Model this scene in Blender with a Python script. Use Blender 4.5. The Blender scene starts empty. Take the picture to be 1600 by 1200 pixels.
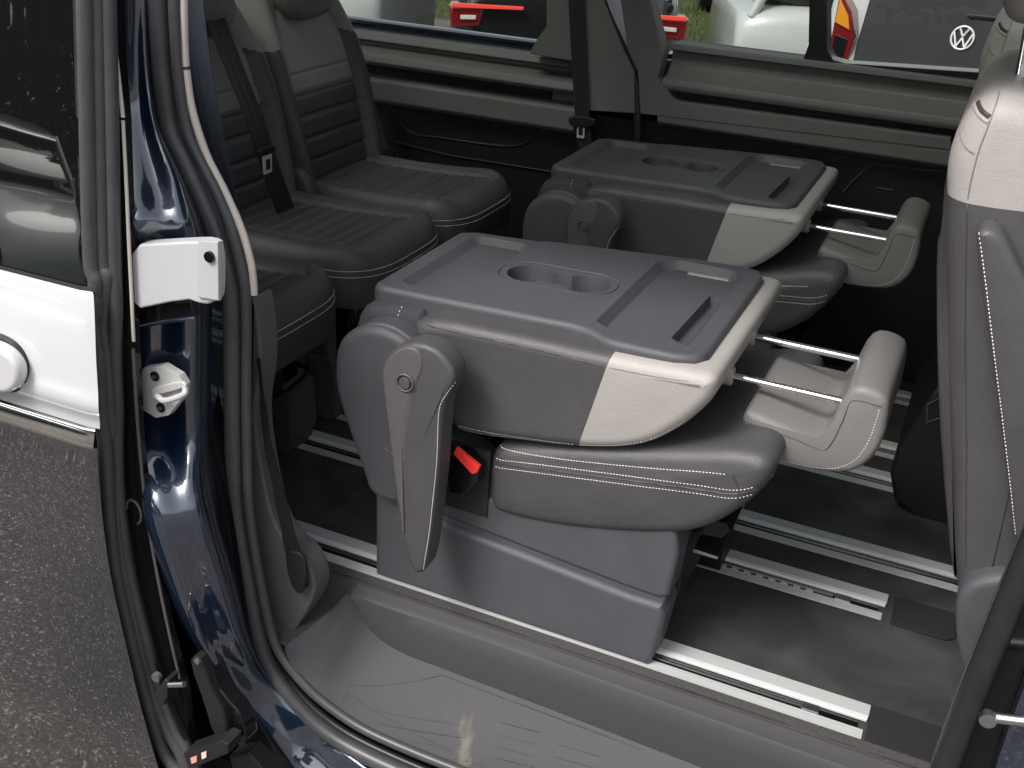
import bpy, bmesh, math, random
from mathutils import Vector, Matrix
from mathutils.bvhtree import BVHTree
from mathutils.noise import noise as mnoise
random.seed(7)
scn = bpy.context.scene
rad = math.radians
# ------------------------------------------------------------------ camera
CAM = Vector((0.3535, -1.5645, 1.35)); FPX = 1700.0
PI_, YA, RO = .460, .3985, -.0608
fw = Vector((-math.sin(YA)*math.cos(PI_), math.cos(YA)*math.cos(PI_), -math.sin(PI_)))
rt0 = Vector((math.cos(YA), math.sin(YA), 0)); dn0 = fw.cross(rt0)
rt = rt0*math.cos(RO) + dn0*math.sin(RO)
dn = -rt0*math.sin(RO) + dn0*math.cos(RO)
cam = bpy.data.objects.new('camera', bpy.data.cameras.new('camera'))
scn.collection.objects.link(cam)
M3 = Matrix((rt, -dn, -fw)).transposed()
cam.matrix_world = Matrix.Translation(CAM) @ M3.to_4x4()
cam.data.sensor_width = 36; cam.data.lens = FPX*36/1600
cam.data.clip_start = .02; cam.data.clip_end = 2000
scn.camera = cam
# ------------------------------------------------------------------ sky, sun, exposure
SUN_EL, SUN_AZ = 52, 205       # azimuth: where the sun stands, degrees from +Y towards +X
w = bpy.data.worlds.new('World'); scn.world = w; w.use_nodes = True
nt = w.node_tree; bg = nt.nodes['Background']
sky = nt.nodes.new('ShaderNodeTexSky'); sky.sky_type = 'NISHITA'; sky.sun_disc = False
sky.sun_elevation = rad(SUN_EL); sky.sun_rotation = rad(SUN_AZ); sky.dust_density = 4; sky.air_density = 1.0; sky.ozone_density = 1
hs = nt.nodes.new('ShaderNodeHueSaturation'); hs.inputs['Saturation'].default_value = .35
nt.links.new(sky.outputs[0], hs.inputs['Color']); nt.links.new(hs.outputs[0], bg.inputs[0])
bg.inputs[1].default_value = .13
sl = bpy.data.lights.new('sun', 'SUN'); sl.energy = 1.3; sl.angle = rad(22); sl.color = (1, .965, .92)
so = bpy.data.objects.new('sun', sl); scn.collection.objects.link(so)
sd = Vector((math.sin(rad(SUN_AZ))*math.cos(rad(SUN_EL)), math.cos(rad(SUN_AZ))*math.cos(rad(SUN_EL)), math.sin(rad(SUN_EL))))
so.rotation_euler = sd.to_track_quat('Z', 'Y').to_euler()
scn.view_settings.view_transform = 'Standard'; scn.view_settings.look = 'None'
scn.view_settings.gamma = 1; scn.view_settings.exposure = 0.88
scn.view_settings.use_curve_mapping = False
scn.render.engine = 'CYCLES'
scn.cycles.max_bounces = 8; scn.cycles.diffuse_bounces = 5; scn.cycles.glossy_bounces = 4
scn.cycles.transparent_max_bounces = 12

# ------------------------------------------------------------------ helpers
def at(px, py, ax, v):
    """point where the sight line of a photo point meets the plane axis = v"""
    d = rt*(px-800) + dn*(py-600) + fw*FPX
    return CAM + d*((v-CAM[ax])/d[ax])
def XZ(pts, y):
    return [(p.x, p.z) for p in (at(a, b, 1, y) for a, b in pts)]
def XY(pts, z):
    return [(p.x, p.y) for p in (at(a, b, 2, z) for a, b in pts)]
def A3(pts, y): return [at(a, b, 1, y) for a, b in pts]

def mesh_obj(name, verts, faces, mat=None, parent=None, smooth=35, mats=None, fm=None):
    me = bpy.data.meshes.new(name)
    me.from_pydata([tuple(v) for v in verts], [], faces)
    bm = bmesh.new(); bm.from_mesh(me)
    bmesh.ops.remove_doubles(bm, verts=bm.verts, dist=1e-6) if fm is None else None
    bmesh.ops.recalc_face_normals(bm, faces=bm.faces)
    finish(bm, me, smooth)
    if mats:
        for m in mats: me.materials.append(m)
    elif mat: me.materials.append(mat)
    if fm:
        for p, i in zip(me.polygons, fm): p.material_index = i
    return link(name, me, parent)
def finish(bm, me, smooth):
    for f in bm.faces: f.smooth = smooth > 0
    for e in bm.edges:
        if len(e.link_faces) == 2: e.smooth = e.calc_face_angle(0) < rad(max(smooth, 1))
    bm.to_mesh(me); bm.free()
def link(name, me, parent=None):
    o = bpy.data.objects.new(name, me); scn.collection.objects.link(o)
    if parent is not None:
        o.parent = parent
        if parent.type == 'EMPTY' and parent.location.length > 1e-9:
            me.transform(Matrix.Translation(-parent.location))
        elif parent.parent is not None and parent.parent.location.length > 1e-9:
            me.transform(Matrix.Translation(-parent.parent.location))
    return o
def tag(o, label, cat, group=None, kind=None):
    if label: o['label'] = label
    if cat: o['category'] = cat
    if group: o['group'] = group
    if kind: o['kind'] = kind
    return o
def thing(name, label, cat, loc=(0, 0, 0), group=None):
    o = bpy.data.objects.new(name, None); scn.collection.objects.link(o)
    o.location = loc; o.empty_display_size = .1
    bpy.context.view_layer.update()
    return tag(o, label, cat, group)
def copy_tree(o, parent=None):
    c = o.copy(); scn.collection.objects.link(c)
    if parent is not None: c.parent = parent
    for ch in [q for q in scn.collection.objects if q.parent == o]: copy_tree(ch, c)
    return c
def chaikin(p, n=2, closed=True):
    for _ in range(n):
        q = []
        m = len(p)
        rng = range(m) if closed else range(m-1)
        if not closed: q.append(p[0])
        for i in rng:
            a, b = Vector(p[i]), Vector(p[(i+1) % m])
            q += [a*.75+b*.25, a*.25+b*.75]
        if not closed: q.append(p[-1])
        p = [tuple(v) for v in q]
    return p
def crom(p, n=6, closed=False):
    p = [Vector(v) for v in p]; m = len(p); out = []
    for i in range(m if closed else m-1):
        if closed: a, b, c, d = p[i-1], p[i], p[(i+1) % m], p[(i+2) % m]
        else: a, b, c, d = p[max(i-1, 0)], p[i], p[i+1], p[min(i+2, m-1)]
        for k in range(n):
            t = k/n
            out.append(.5*((2*b)+(c-a)*t+(2*a-5*b+4*c-d)*t*t+(3*b-a-3*c+d)*t**3))
    if not closed: out.append(p[-1])
    return out
def resample(p, step, closed=True):
    p = [Vector(v) for v in p]
    if closed: p = p + [p[0]]
    out = []
    for a, b in zip(p, p[1:]):
        n = max(1, int((b-a).length/step))
        for k in range(n): out.append(a.lerp(b, k/n))
    if not closed: out.append(p[-1])
    return out
def area(p): return sum(p[i-1][0]*p[i][1]-p[i][0]*p[i-1][1] for i in range(len(p)))/2
def inset(p, d):
    n = len(p); out = []
    for i in range(n):
        a, b, c = Vector(p[i-1]), Vector(p[i]), Vector(p[(i+1) % n])
        e1 = (b-a); e2 = (c-b)
        if e1.length < 1e-9: e1 = e2
        if e2.length < 1e-9: e2 = e1
        n1 = Vector((-e1.y, e1.x)).normalized(); n2 = Vector((-e2.y, e2.x)).normalized()
        m = n1+n2
        if m.length < 1e-6: m = n1
        m.normalize(); k = 1/max(.5, m.dot(n1))
        out.append(b+m*d*k)
    return out
def ymap(u, v, w): return (u, w, v)      # polygon in x,z pushed along y
def zmap(u, v, w): return (u, v, w)      # polygon in x,y pushed along z
def xmap(u, v, w): return (w, u, v)      # polygon in y,z pushed along x
def pillow(name, poly, w0, w1, r, mat, parent=None, mp=ymap, ch=2, dome=(0, 0), seg=4, belly=0, smooth=35, wf=None, step=0):
    """closed outline pushed from w0 to w1 with rounded rims (radius r) and domed ends"""
    if ch: poly = chaikin(poly, ch)
    if step: poly = resample(poly, step)
    poly = [Vector((a[0], a[1])) for a in poly]
    if area(poly) < 0: poly.reverse()
    n = len(poly); sg = 1 if w1 > w0 else -1
    rings = []
    c = sum(poly, Vector((0, 0)))/n
    def cap(w, dm, s):
        rs = []
        base = inset(poly, r)
        if dm:
            for q in (.25, .5, .75, .92):
                rs.append(([c+(b-c)*q for b in base], w - s*dm*(1-q*q)))
        rs.append((base, w))
        for k in range(1, seg+1):
            ph = k/seg*math.pi/2
            rs.append((inset(poly, r*(1-math.sin(ph))), w + s*r*(1-math.cos(ph))))
        return rs
    a = cap(w0, dome[0], sg); b = cap(w1, dome[1], -sg)
    mid = []
    if belly or step:
        for k in range(1, 8):
            t = k/8
            mid.append((inset(poly, -belly*math.sin(t*math.pi)), a[-1][1]+(b[-1][1]-a[-1][1])*t))
    rings = a + mid + b[::-1]
    V = []; F = []
    for pts, ww in rings:
        for q in pts:
            x, y, z = mp(q[0], q[1], ww)
            V.append(wf(x, y, z) if wf else (x, y, z))
    for i in range(len(rings)-1):
        for j in range(n):
            F.append((i*n+j, i*n+(j+1) % n, (i+1)*n+(j+1) % n, (i+1)*n+j))
    if dome[0]:
        x, y, z = mp(c[0], c[1], w0-sg*dome[0]); V.append(wf(x, y, z) if wf else (x, y, z)); k = len(V)-1
        F += [(k, (j+1) % n, j) for j in range(n)]
    else: F.append(tuple(range(n))[::-1])
    o = (len(rings)-1)*n
    if dome[1]:
        x, y, z = mp(c[0], c[1], w1+sg*dome[1]); V.append(wf(x, y, z) if wf else (x, y, z)); k = len(V)-1
        F += [(k, o+j, o+(j+1) % n) for j in range(n)]
    else: F.append(tuple(range(o, o+n)))
    ob = mesh_obj(name, V, F, mat, parent, smooth)
    if not dome[0] or not dome[1]: wn(ob)
    return ob
def slab(name, poly, w0, w1, mat, parent=None, mp=ymap, r=.0025, smooth=30):
    return pillow(name, poly, w0, w1, r, mat, parent, mp, ch=0, seg=2, smooth=smooth)
def box(name, lo, hi, mat, parent=None, r=.003):
    return slab(name, [(lo[0], lo[2]), (hi[0], lo[2]), (hi[0], hi[2]), (lo[0], hi[2])], lo[1], hi[1], mat, parent, r=r)
def tube(name, path, r, mat, parent=None, n=10, closed=False, sc=None, up=None, smooth=60):
    """sweep of a circle (or of the closed profile sc) along a path"""
    path = [Vector(p) for p in path]; V = []; F = []
    prof = sc or [(r*math.cos(2*math.pi*k/n), r*math.sin(2*math.pi*k/n)) for k in range(n)]
    n = len(prof); m = len(path); rr = None
    up = Vector(up) if up else None
    prev = None
    for i, p in enumerate(path):
        if closed: t = path[(i+1) % m]-path[i-1]
        else: t = path[min(i+1, m-1)]-path[max(i-1, 0)]
        t.normalize()
        if up: s = t.cross(up)
        else:
            if prev is None:
                s = t.cross(Vector((0, 0, 1)))
                if s.length < .1: s = t.cross(Vector((1, 0, 0)))
            else: s = prev - t*prev.dot(t)
        s.normalize(); prev = s; u = s.cross(t)
        for a, b in prof: V.append(p+s*a+u*b)
    for i in range(m if closed else m-1):
        i2 = (i+1) % m
        for j in range(n): F.append((i*n+j, i*n+(j+1) % n, i2*n+(j+1) % n, i2*n+j))
    if not closed: F += [tuple(range(n))[::-1], tuple(range((m-1)*n, m*n))]
    return mesh_obj(name, V, F, mat, parent, smooth)
def ribbon(name, path, width, thick, mat, parent=None, wdir=(0, 1, 0)):
    W = Vector(wdir).normalized(); V = []; F = []
    path = [Vector(p) for p in path]; m = len(path)
    for i, p in enumerate(path):
        t = (path[min(i+1, m-1)]-path[max(i-1, 0)]).normalized()
        s = (W-t*W.dot(t)).normalized(); u = s.cross(t)
        ww = width[i] if isinstance(width, (list, tuple)) else width
        for a, b in ((-.5, -.5), (-.3, -.5), (-.28, -.2), (-.02, -.2), (0, -.5), (.02, -.2), (.28, -.2), (.3, -.5), (.5, -.5), (.5, .5), (-.5, .5)):
            V.append(p+s*a*ww+u*b*thick)
    n = 11
    for i in range(m-1):
        for j in range(n): F.append((i*n+j, i*n+(j+1) % n, (i+1)*n+(j+1) % n, (i+1)*n+j))
    F += [tuple(range(n))[::-1], tuple(range((m-1)*n, m*n))]
    return mesh_obj(name, V, F, mat, parent, 30)
def disc(name, c, axis, r, h, mat, parent=None, n=32, bev=.001):
    poly = [(c[0]+r*math.cos(2*math.pi*k/n), c[2]+r*math.sin(2*math.pi*k/n)) for k in range(n)] if axis == 'y' else \
           [(c[0]+r*math.cos(2*math.pi*k/n), c[1]+r*math.sin(2*math.pi*k/n)) for k in range(n)] if axis == 'z' else \
           [(c[1]+r*math.cos(2*math.pi*k/n), c[2]+r*math.sin(2*math.pi*k/n)) for k in range(n)]
    ax = {'x': 0, 'y': 1, 'z': 2}[axis]
    return pillow(name, poly, c[ax], c[ax]+h, bev, mat, parent, {'x': xmap, 'y': ymap, 'z': zmap}[axis], ch=0, seg=2)
def boolean(o, cutters):
    """cut the cutters out of o for good"""
    for c in cutters:
        m = o.modifiers.new('b', 'BOOLEAN'); m.object = c; m.operation = 'DIFFERENCE'; m.solver = 'EXACT'
    for m in [m for m in o.modifiers if m.type == 'WEIGHTED_NORMAL']: o.modifiers.remove(m)
    dg = bpy.context.evaluated_depsgraph_get(); dg.update()
    me = bpy.data.meshes.new_from_object(o.evaluated_get(dg))
    old = o.data; o.modifiers.clear(); o.data = me; me.name = old.name
    for c in cutters: bpy.data.objects.remove(c)
    return o
def sharpen(o, ang=35):
    bm = bmesh.new(); bm.from_mesh(o.data); finish(bm, o.data, ang)
def wn(o):
    m = o.modifiers.new('normals', 'WEIGHTED_NORMAL'); m.keep_sharp = True; m.weight = 80
def bevel(o, w_, seg=3, ang=35):
    m = o.modifiers.new('bevel', 'BEVEL'); m.width = w_; m.segments = seg; m.limit_method = 'ANGLE'; m.angle_limit = rad(ang)
    m.use_clamp_overlap = True; m.harden_normals = False
def split(o, co, no, name, mat, parent):
    """cut a mesh in two along a plane; the side the normal points to becomes a new part"""
    me2 = o.data.copy()
    off = Vector((0, 0, 0))
    pr = o.parent
    if pr is not None: off = pr.location.copy() if pr.type == 'EMPTY' else (pr.parent.location.copy() if pr.parent else off)
    for me, inner in ((o.data, False), (me2, True)):
        bm = bmesh.new(); bm.from_mesh(me)
        g = bm.verts[:]+bm.edges[:]+bm.faces[:]
        r = bmesh.ops.bisect_plane(bm, geom=g, plane_co=Vector(co)-off, plane_no=Vector(no), clear_outer=not inner, clear_inner=inner)
        ed = [e for e in r['geom_cut'] if isinstance(e, bmesh.types.BMEdge)]
        bmesh.ops.edgeloop_fill(bm, edges=ed) if ed else None
        finish(bm, me, 35)
    o2 = bpy.data.objects.new(name, me2); scn.collection.objects.link(o2); o2.parent = parent
    me2.materials.clear(); me2.materials.append(mat)
    return o2
def bvh(o):
    bpy.context.view_layer.update()
    mw = o.matrix_world.copy()
    q = o.parent; off = Vector((0, 0, 0))
    while q is not None: off += q.location; q = q.parent
    return BVHTree.FromPolygons([v.co+off+o.location for v in o.data.vertices], [tuple(p.vertices) for p in o.data.polygons])
def drape(objs, pts, d):
    """lay points on the surface of objects, looking along d"""
    T = [bvh(o) for o in objs]; out = []; d0 = d
    for p in pts:
        d = Vector(d0).normalized() if d0[0] != 'to' else Vector((d0[1]-p[0], d0[2]-p[1], 0)).normalized()
        best = None
        for t in T:
            h = t.ray_cast(Vector(p)-d*.5, d, 2)
            if h[0] is not None and (best is None or h[3] < best[2]): best = (h[0], h[1], h[3])
        if best:
            nn = best[1]
            if nn.dot(d) > 0: nn = -nn
            out.append((best[0], nn))
    return out
def stitches(name, objs, pts, d, mat, parent, pitch=.0054, ln=.0038, wd=.0013, lift=.0006):
    """a row of thread stitches on the surface of objects"""
    pts = resample([tuple(p) for p in crom(pts, 8)], pitch*.25, False)
    # equal pitch
    L = 0; sel = [pts[0]]
    for a, b in zip(pts, pts[1:]):
        L += (b-a).length
        if L >= pitch: sel.append(b); L = 0
    hs_ = drape(objs, sel, d); V = []; F = []
    for (p, n), (q, _) in zip(hs_, hs_[1:]):
        t = q-p
        if t.length > pitch*2.5 or t.length < 1e-5: continue
        t.normalize(); s = n.cross(t).normalized(); k = len(V)
        c = p+n*lift
        for x, y, z in ((-.5, 0, -.6), (-.35, -.5, -.2), (-.35, .5, -.2), (.35, -.5, -.2), (.35, .5, -.2), (.5, 0, -.6), (-.2, 0, .6), (.2, 0, .6)):
            V.append(c+t*x*ln+s*y*wd*1.2+n*z*wd)
        F += [(k, k+2, k+6), (k, k+6, k+1), (k+1, k+6, k+7, k+3), (k+2, k+4, k+7, k+6), (k+3, k+7, k+5), (k+4, k+5, k+7)]
    if not V: return None
    return mesh_obj(name, V, F, mat, parent, 60)
def seam(name, objs, pts, d, r, mat, parent, sink=.3):
    pts = resample([tuple(p) for p in crom(pts, 8)], .006, False)
    h = drape(objs, pts, d)
    P = [p-n*r*sink for p, n in h]
    return tube(name, P, r, mat, parent, n=6)

# ------------------------------------------------------------------ materials
def new_mat(name, col, rough=.5, metal=0, spec=.5, coat=0, ior=None):
    m = bpy.data.materials.new(name); m.use_nodes = True
    b = m.node_tree.nodes['Principled BSDF']
    b.inputs['Base Color'].default_value = (*col, 1); b.inputs['Roughness'].default_value = rough
    b.inputs['Metallic'].default_value = metal; b.inputs['Specular IOR Level'].default_value = spec
    b.inputs['Coat Weight'].default_value = coat; b.inputs['Coat Roughness'].default_value = .03
    if ior: b.inputs['IOR'].default_value = ior
    return m
def nodes(m): return m.node_tree, m.node_tree.nodes, m.node_tree.links, m.node_tree.nodes['Principled BSDF']
def add_bump(m, scale, strength, dist=.001, kind='noise', detail=4, rough=None, var=0, vscale=6, stretch=None, wrinkle=0):
    t, N, L, b = nodes(m)
    tc = N.new('ShaderNodeTexCoord'); src = tc.outputs['Object']
    if stretch:
        mp = N.new('ShaderNodeMapping'); mp.inputs['Scale'].default_value = stretch; L.new(src, mp.inputs[0]); src = mp.outputs[0]
    if kind == 'noise':
        n = N.new('ShaderNodeTexNoise'); n.inputs['Scale'].default_value = scale; n.inputs['Detail'].default_value = detail; o = n.outputs['Fac']
    else:
        n = N.new('ShaderNodeTexVoronoi'); n.inputs['Scale'].default_value = scale; n.feature = 'F1' if kind == 'cells' else 'DISTANCE_TO_EDGE'; o = n.outputs['Distance']
    L.new(src, n.inputs['Vector'])
    bp = N.new('ShaderNodeBump'); bp.inputs['Strength'].default_value = strength; bp.inputs['Distance'].default_value = dist
    L.new(o, bp.inputs['Height']); L.new(bp.outputs[0], b.inputs['Normal'])
    if wrinkle:
        n3 = N.new('ShaderNodeTexNoise'); n3.inputs['Scale'].default_value = 13; n3.inputs['Detail'].default_value = 3; n3.inputs['Distortion'].default_value = .6
        b3 = N.new('ShaderNodeBump'); b3.inputs['Strength'].default_value = 1; b3.inputs['Distance'].default_value = wrinkle
        L.new(src, n3.inputs['Vector']); L.new(n3.outputs['Fac'], b3.inputs['Height']); L.new(b3.outputs[0], bp.inputs['Normal'])
    if var:
        n2 = N.new('ShaderNodeTexNoise'); n2.inputs['Scale'].default_value = vscale; n2.inputs['Detail'].default_value = 6; n2.inputs['Roughness'].default_value = .65
        L.new(src, n2.inputs['Vector'])
        c = b.inputs['Base Color'].default_value[:3]
        rp = N.new('ShaderNodeValToRGB'); rp.color_ramp.elements[0].position = .3; rp.color_ramp.elements[1].position = .7
        rp.color_ramp.elements[0].color = (*[x*(1-var) for x in c], 1); rp.color_ramp.elements[1].color = (*[x*(1+var) for x in c], 1)
        L.new(n2.outputs['Fac'], rp.inputs[0]); L.new(rp.outputs[0], b.inputs['Base Color'])
        if rough:
            mr = N.new('ShaderNodeMapRange'); mr.inputs[3].default_value = rough[0]; mr.inputs[4].default_value = rough[1]
            L.new(n2.outputs['Fac'], mr.inputs[0]); L.new(mr.outputs[0], b.inputs['Roughness'])
    return m
leather = add_bump(new_mat('charcoal leather', (.073, .0708, .0733), .44, spec=.45), 520, .45, .0008, 'cells', wrinkle=.0022, var=.10, vscale=9, rough=(.36, .5))
leather_lt = add_bump(new_mat('taupe leather', (.385, .36, .34), .46, spec=.4), 520, .40, .0008, 'cells', wrinkle=.0018, var=.05, vscale=7, rough=(.38, .52))
leather_rear = add_bump(new_mat('rear taupe leather', (.27, .255, .24), .5, spec=.35), 900, .22, .0006, 'cells', var=.05, vscale=7)
leather_mid = add_bump(new_mat('grey leather', (.20, .19, .183), .46, spec=.4), 520, .40, .0008, 'cells', wrinkle=.0018, var=.06, vscale=7, rough=(.38, .52))
suede = add_bump(new_mat('dark microfibre', (.06, .058, .065), .85, spec=.2), 1500, .3, .0006, var=.1, vscale=40)
plastic = add_bump(new_mat('charcoal grained plastic', (.080, .079, .088), .46, spec=.45), 700, .5, .0007, 'cells', var=.09, vscale=9, rough=(.36, .60))
plastic_w = add_bump(new_mat('warm grey plastic', (.105, .097, .098), .48, spec=.4), 1300, .3, .0005, 'cells', var=.05, vscale=12)
plastic_blk = add_bump(new_mat('black plastic', (.014, .0135, .014), .5, spec=.4), 900, .25, .0005, 'cells', var=.1, vscale=10)
plastic_lt = add_bump(new_mat('pale grey trim plastic', (.165, .158, .155), .5, spec=.35), 900, .2, .0005, 'cells', var=.05, vscale=6)
trim_beige = new_mat('beige trim edge', (.60, .545, .49), .5)
rubber = add_bump(new_mat('black rubber', (.068, .068, .072), .36, spec=.5), 300, .15, .0006, var=.15, vscale=25)
rubber_d = add_bump(new_mat('dark rubber', (.02, .02, .021), .4, spec=.5), 300, .15, .0006, var=.15, vscale=25)
chrome = new_mat('chrome', (.85, .85, .86), .06, 1)
steel = add_bump(new_mat('satin steel', (.55, .55, .56), .3, 1), 200, .1, .0003)
thread = new_mat('pale thread', (.85, .81, .74), .7)
seam_shade = new_mat('seam shadow line', (.05, .047, .046), .5)  # dark colour stands in for the shade along seams and creases
black_gloss = new_mat('gloss black', (.006, .006, .007), .12, spec=.5)
red_pl = new_mat('red plastic', (.85, .045, .03), .4)
web = add_bump(new_mat('black webbing', (.022, .023, .026), .55, spec=.4), 1200, .5, .0005, var=.2, vscale=60)
web_blue = add_bump(new_mat('blue black webbing', (.035, .043, .058), .55, spec=.4), 1200, .5, .0005, var=.2, vscale=60)
white_paint = new_mat('white paint', (.60, .60, .61), .25, coat=1)
# brushed aluminium
alu = new_mat('anodised aluminium', (.47, .485, .475), .42, .05)
add_bump(alu, 60, .12, .0003, stretch=(.05, 6, 6), var=.08, vscale=30, rough=(.28, .42))
alu_b = new_mat('bright aluminium ridge', (.80, .81, .81), .3, .2)
# carpet
carpet = new_mat('dark carpet', (.024, .021, .021), .95, spec=.15)
t, N, L, b = nodes(carpet)
tc = N.new('ShaderNodeTexCoord'); n1 = N.new('ShaderNodeTexNoise'); n1.inputs['Scale'].default_value = 5; n1.inputs['Detail'].default_value = 5; n1.inputs['Distortion'].default_value = .8
n2 = N.new('ShaderNodeTexNoise'); n2.inputs['Scale'].default_value = 600; n2.inputs['Detail'].default_value = 3
mx = N.new('ShaderNodeMix'); mx.data_type = 'FLOAT'; mx.inputs[0].default_value = .45
rp = N.new('ShaderNodeValToRGB'); rp.color_ramp.elements[0].position = .36; rp.color_ramp.elements[1].position = .66
rp.color_ramp.elements[0].color = (.024, .0235, .025, 1); rp.color_ramp.elements[1].color = (.085, .082, .084, 1)
L.new(tc.outputs['Object'], n1.inputs['Vector']); L.new(tc.outputs['Object'], n2.inputs['Vector'])
L.new(n1.outputs['Fac'], mx.inputs[2]); L.new(n2.outputs['Fac'], mx.inputs[3]); L.new(mx.outputs[0], rp.inputs[0]); L.new(rp.outputs[0], b.inputs['Base Color'])
bp = N.new('ShaderNodeBump'); bp.inputs['Strength'].default_value = .7; bp.inputs['Distance'].default_value = .002; L.new(n2.outputs['Fac'], bp.inputs['Height']); L.new(bp.outputs[0], b.inputs['Normal'])
# metallic dark blue paint with a clear coat and dried water spots
def paint_mat(nm, wave):
  m_ = new_mat(nm, (.008, .021, .048), .3, .35, spec=.6, coat=1)
  t, N, L, b = nodes(m_); b.inputs['Coat IOR'].default_value = 2.2; b.inputs['Coat Roughness'].default_value = .015
  tc = N.new('ShaderNodeTexCoord'); v1 = N.new('ShaderNodeTexNoise'); v1.inputs['Scale'].default_value = 90; v1.inputs['Detail'].default_value = 5
  rp = N.new('ShaderNodeValToRGB'); rp.color_ramp.elements[0].position = .55; rp.color_ramp.elements[1].position = .75
  rp.color_ramp.elements[0].color = (.012,)*3+(1,); rp.color_ramp.elements[1].color = (.16,)*3+(1,)
  L.new(tc.outputs['Object'], v1.inputs['Vector']); L.new(v1.outputs['Fac'], rp.inputs[0])
  if wave > .02: L.new(rp.outputs[0], b.inputs['Coat Roughness'])
  v2 = N.new('ShaderNodeTexNoise'); v2.inputs['Scale'].default_value = 14; v2.inputs['Detail'].default_value = 1
  bp = N.new('ShaderNodeBump'); bp.inputs['Strength'].default_value = wave; bp.inputs['Distance'].default_value = .004
  L.new(tc.outputs['Object'], v2.inputs['Vector']); L.new(v2.outputs['Fac'], bp.inputs['Height']); L.new(bp.outputs[0], b.inputs['Coat Normal'])
  return m_
paint = paint_mat('dark blue metallic paint', .05); door_paint = paint_mat('dark blue door paint', .012)
dp_ = door_paint.node_tree.nodes['Principled BSDF']; dp_.inputs['Base Color'].default_value = (.004, .006, .012, 1); dp_.inputs['Coat IOR'].default_value = 2.6; dp_.inputs['Coat Roughness'].default_value = .008
dark_glass = new_mat('privacy glass', (.006, .007, .007), .02, spec=.5, ior=1.75)
car_glass = new_mat('car window glass', (.008, .010, .010), .04, ior=1.45)
# clear pane
glass = bpy.data.materials.new('window glass'); glass.use_nodes = True
t = glass.node_tree; N = t.nodes; L = t.links; N.remove(N['Principled BSDF'])
tr = N.new('ShaderNodeBsdfTransparent'); tr.inputs[0].default_value = (.55, .58, .555, 1)
gl = N.new('ShaderNodeBsdfGlossy'); gl.inputs['Roughness'].default_value = .01
fr = N.new('ShaderNodeFresnel'); fr.inputs[0].default_value = 1.45; mxs = N.new('ShaderNodeMixShader')
L.new(fr.outputs[0], mxs.inputs[0]); L.new(tr.outputs[0], mxs.inputs[1]); L.new(gl.outputs[0], mxs.inputs[2]); L.new(mxs.outputs[0], N['Material Output'].inputs[0])
# asphalt
asphalt = new_mat('worn asphalt', (.07, .066, .063), .8, spec=.4)
t, N, L, b = nodes(asphalt)
tc = N.new('ShaderNodeTexCoord'); v = N.new('ShaderNodeTexVoronoi'); v.inputs['Scale'].default_value = 150
sp = N.new('ShaderNodeSeparateColor'); rp = N.new('ShaderNodeValToRGB')
cr = rp.color_ramp; cr.elements[0].position = 0; cr.elements[0].color = (.085, .082, .082, 1); cr.elements[1].position = 1; cr.elements[1].color = (.48, .475, .475, 1)
e = cr.elements.new(.55); e.color = (.125, .120, .119, 1); e = cr.elements.new(.88); e.color = (.19, .185, .183, 1)
nb = N.new('ShaderNodeTexNoise'); nb.inputs['Scale'].default_value = 1.3; nb.inputs['Detail'].default_value = 7
rb = N.new('ShaderNodeValToRGB'); rb.color_ramp.elements[0].position = .35; rb.color_ramp.elements[1].position = .7
rb.color_ramp.elements[0].color = (.75, .70, .66, 1); rb.color_ramp.elements[1].color = (1.25, 1.15, 1.05, 1)
mm = N.new('ShaderNodeMix'); mm.data_type = 'RGBA'; mm.blend_type = 'MULTIPLY'; mm.inputs[0].default_value = 1
L.new(tc.outputs['Object'], v.inputs['Vector']); L.new(tc.outputs['Object'], nb.inputs['Vector']); L.new(v.outputs['Color'], sp.inputs[0]); L.new(sp.outputs[0], rp.inputs[0])
L.new(nb.outputs['Fac'], rb.inputs[0]); L.new(rp.outputs[0], mm.inputs[6]); L.new(rb.outputs[0], mm.inputs[7]); L.new(mm.outputs[2], b.inputs['Base Color'])
bp = N.new('ShaderNodeBump'); bp.inputs['Strength'].default_value = .8; bp.inputs['Distance'].default_value = .004; L.new(v.outputs['Distance'], bp.inputs['Height']); L.new(bp.outputs[0], b.inputs['Normal'])

# ================================================================== GROUND
GZ = -.55
def sheet(name, x0, x1, y0, y1, z, mat, label=None, cat=None, kind='structure'):
    o = mesh_obj(name, [(x0, y0, z), (x1, y0, z), (x1, y1, z), (x0, y1, z)], [(0, 1, 2, 3)], mat)
    return tag(o, label, cat, kind=kind)
sheet('ground', -400, 400, -400, 400, GZ, asphalt, 'grey worn asphalt of the car park around the van', 'ground')
earth = add_bump(new_mat('mossy earth', (.06, .07, .025), .9), 40, .5, .01, var=.5, vscale=3)
sheet('grass_verge', -14, 6, 10.4, 16, GZ+.004, earth, 'mossy strip of soil under the grass beyond the far windows', 'verge')
grass_m = add_bump(new_mat('grass blades', (.10, .13, .03), .7), 50, .1, .001, var=.6, vscale=2)
V = []; F = []
for i in range(16000):
    x = random.uniform(-9, 2); y = random.uniform(10.45, 14.5); h = random.uniform(.03, .11)*(1 if random.random() > .02 else 3); a = random.uniform(0, 6.28); wv = .006
    dx, dy = math.cos(a)*wv, math.sin(a)*wv; lx, ly = random.uniform(-.04, .04), random.uniform(-.04, .04)
    k = len(V); V += [(x-dx, y-dy, GZ), (x+dx, y+dy, GZ), (x+lx, y+ly, GZ+h)]; F.append((k, k+1, k+2))
me = bpy.data.meshes.new('grass'); me.from_pydata(V, [], F); me.materials.append(grass_m)
tag(link('grass', me), 'yellow green rough grass on the verge between the parked cars', 'grass', kind='stuff')

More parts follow.
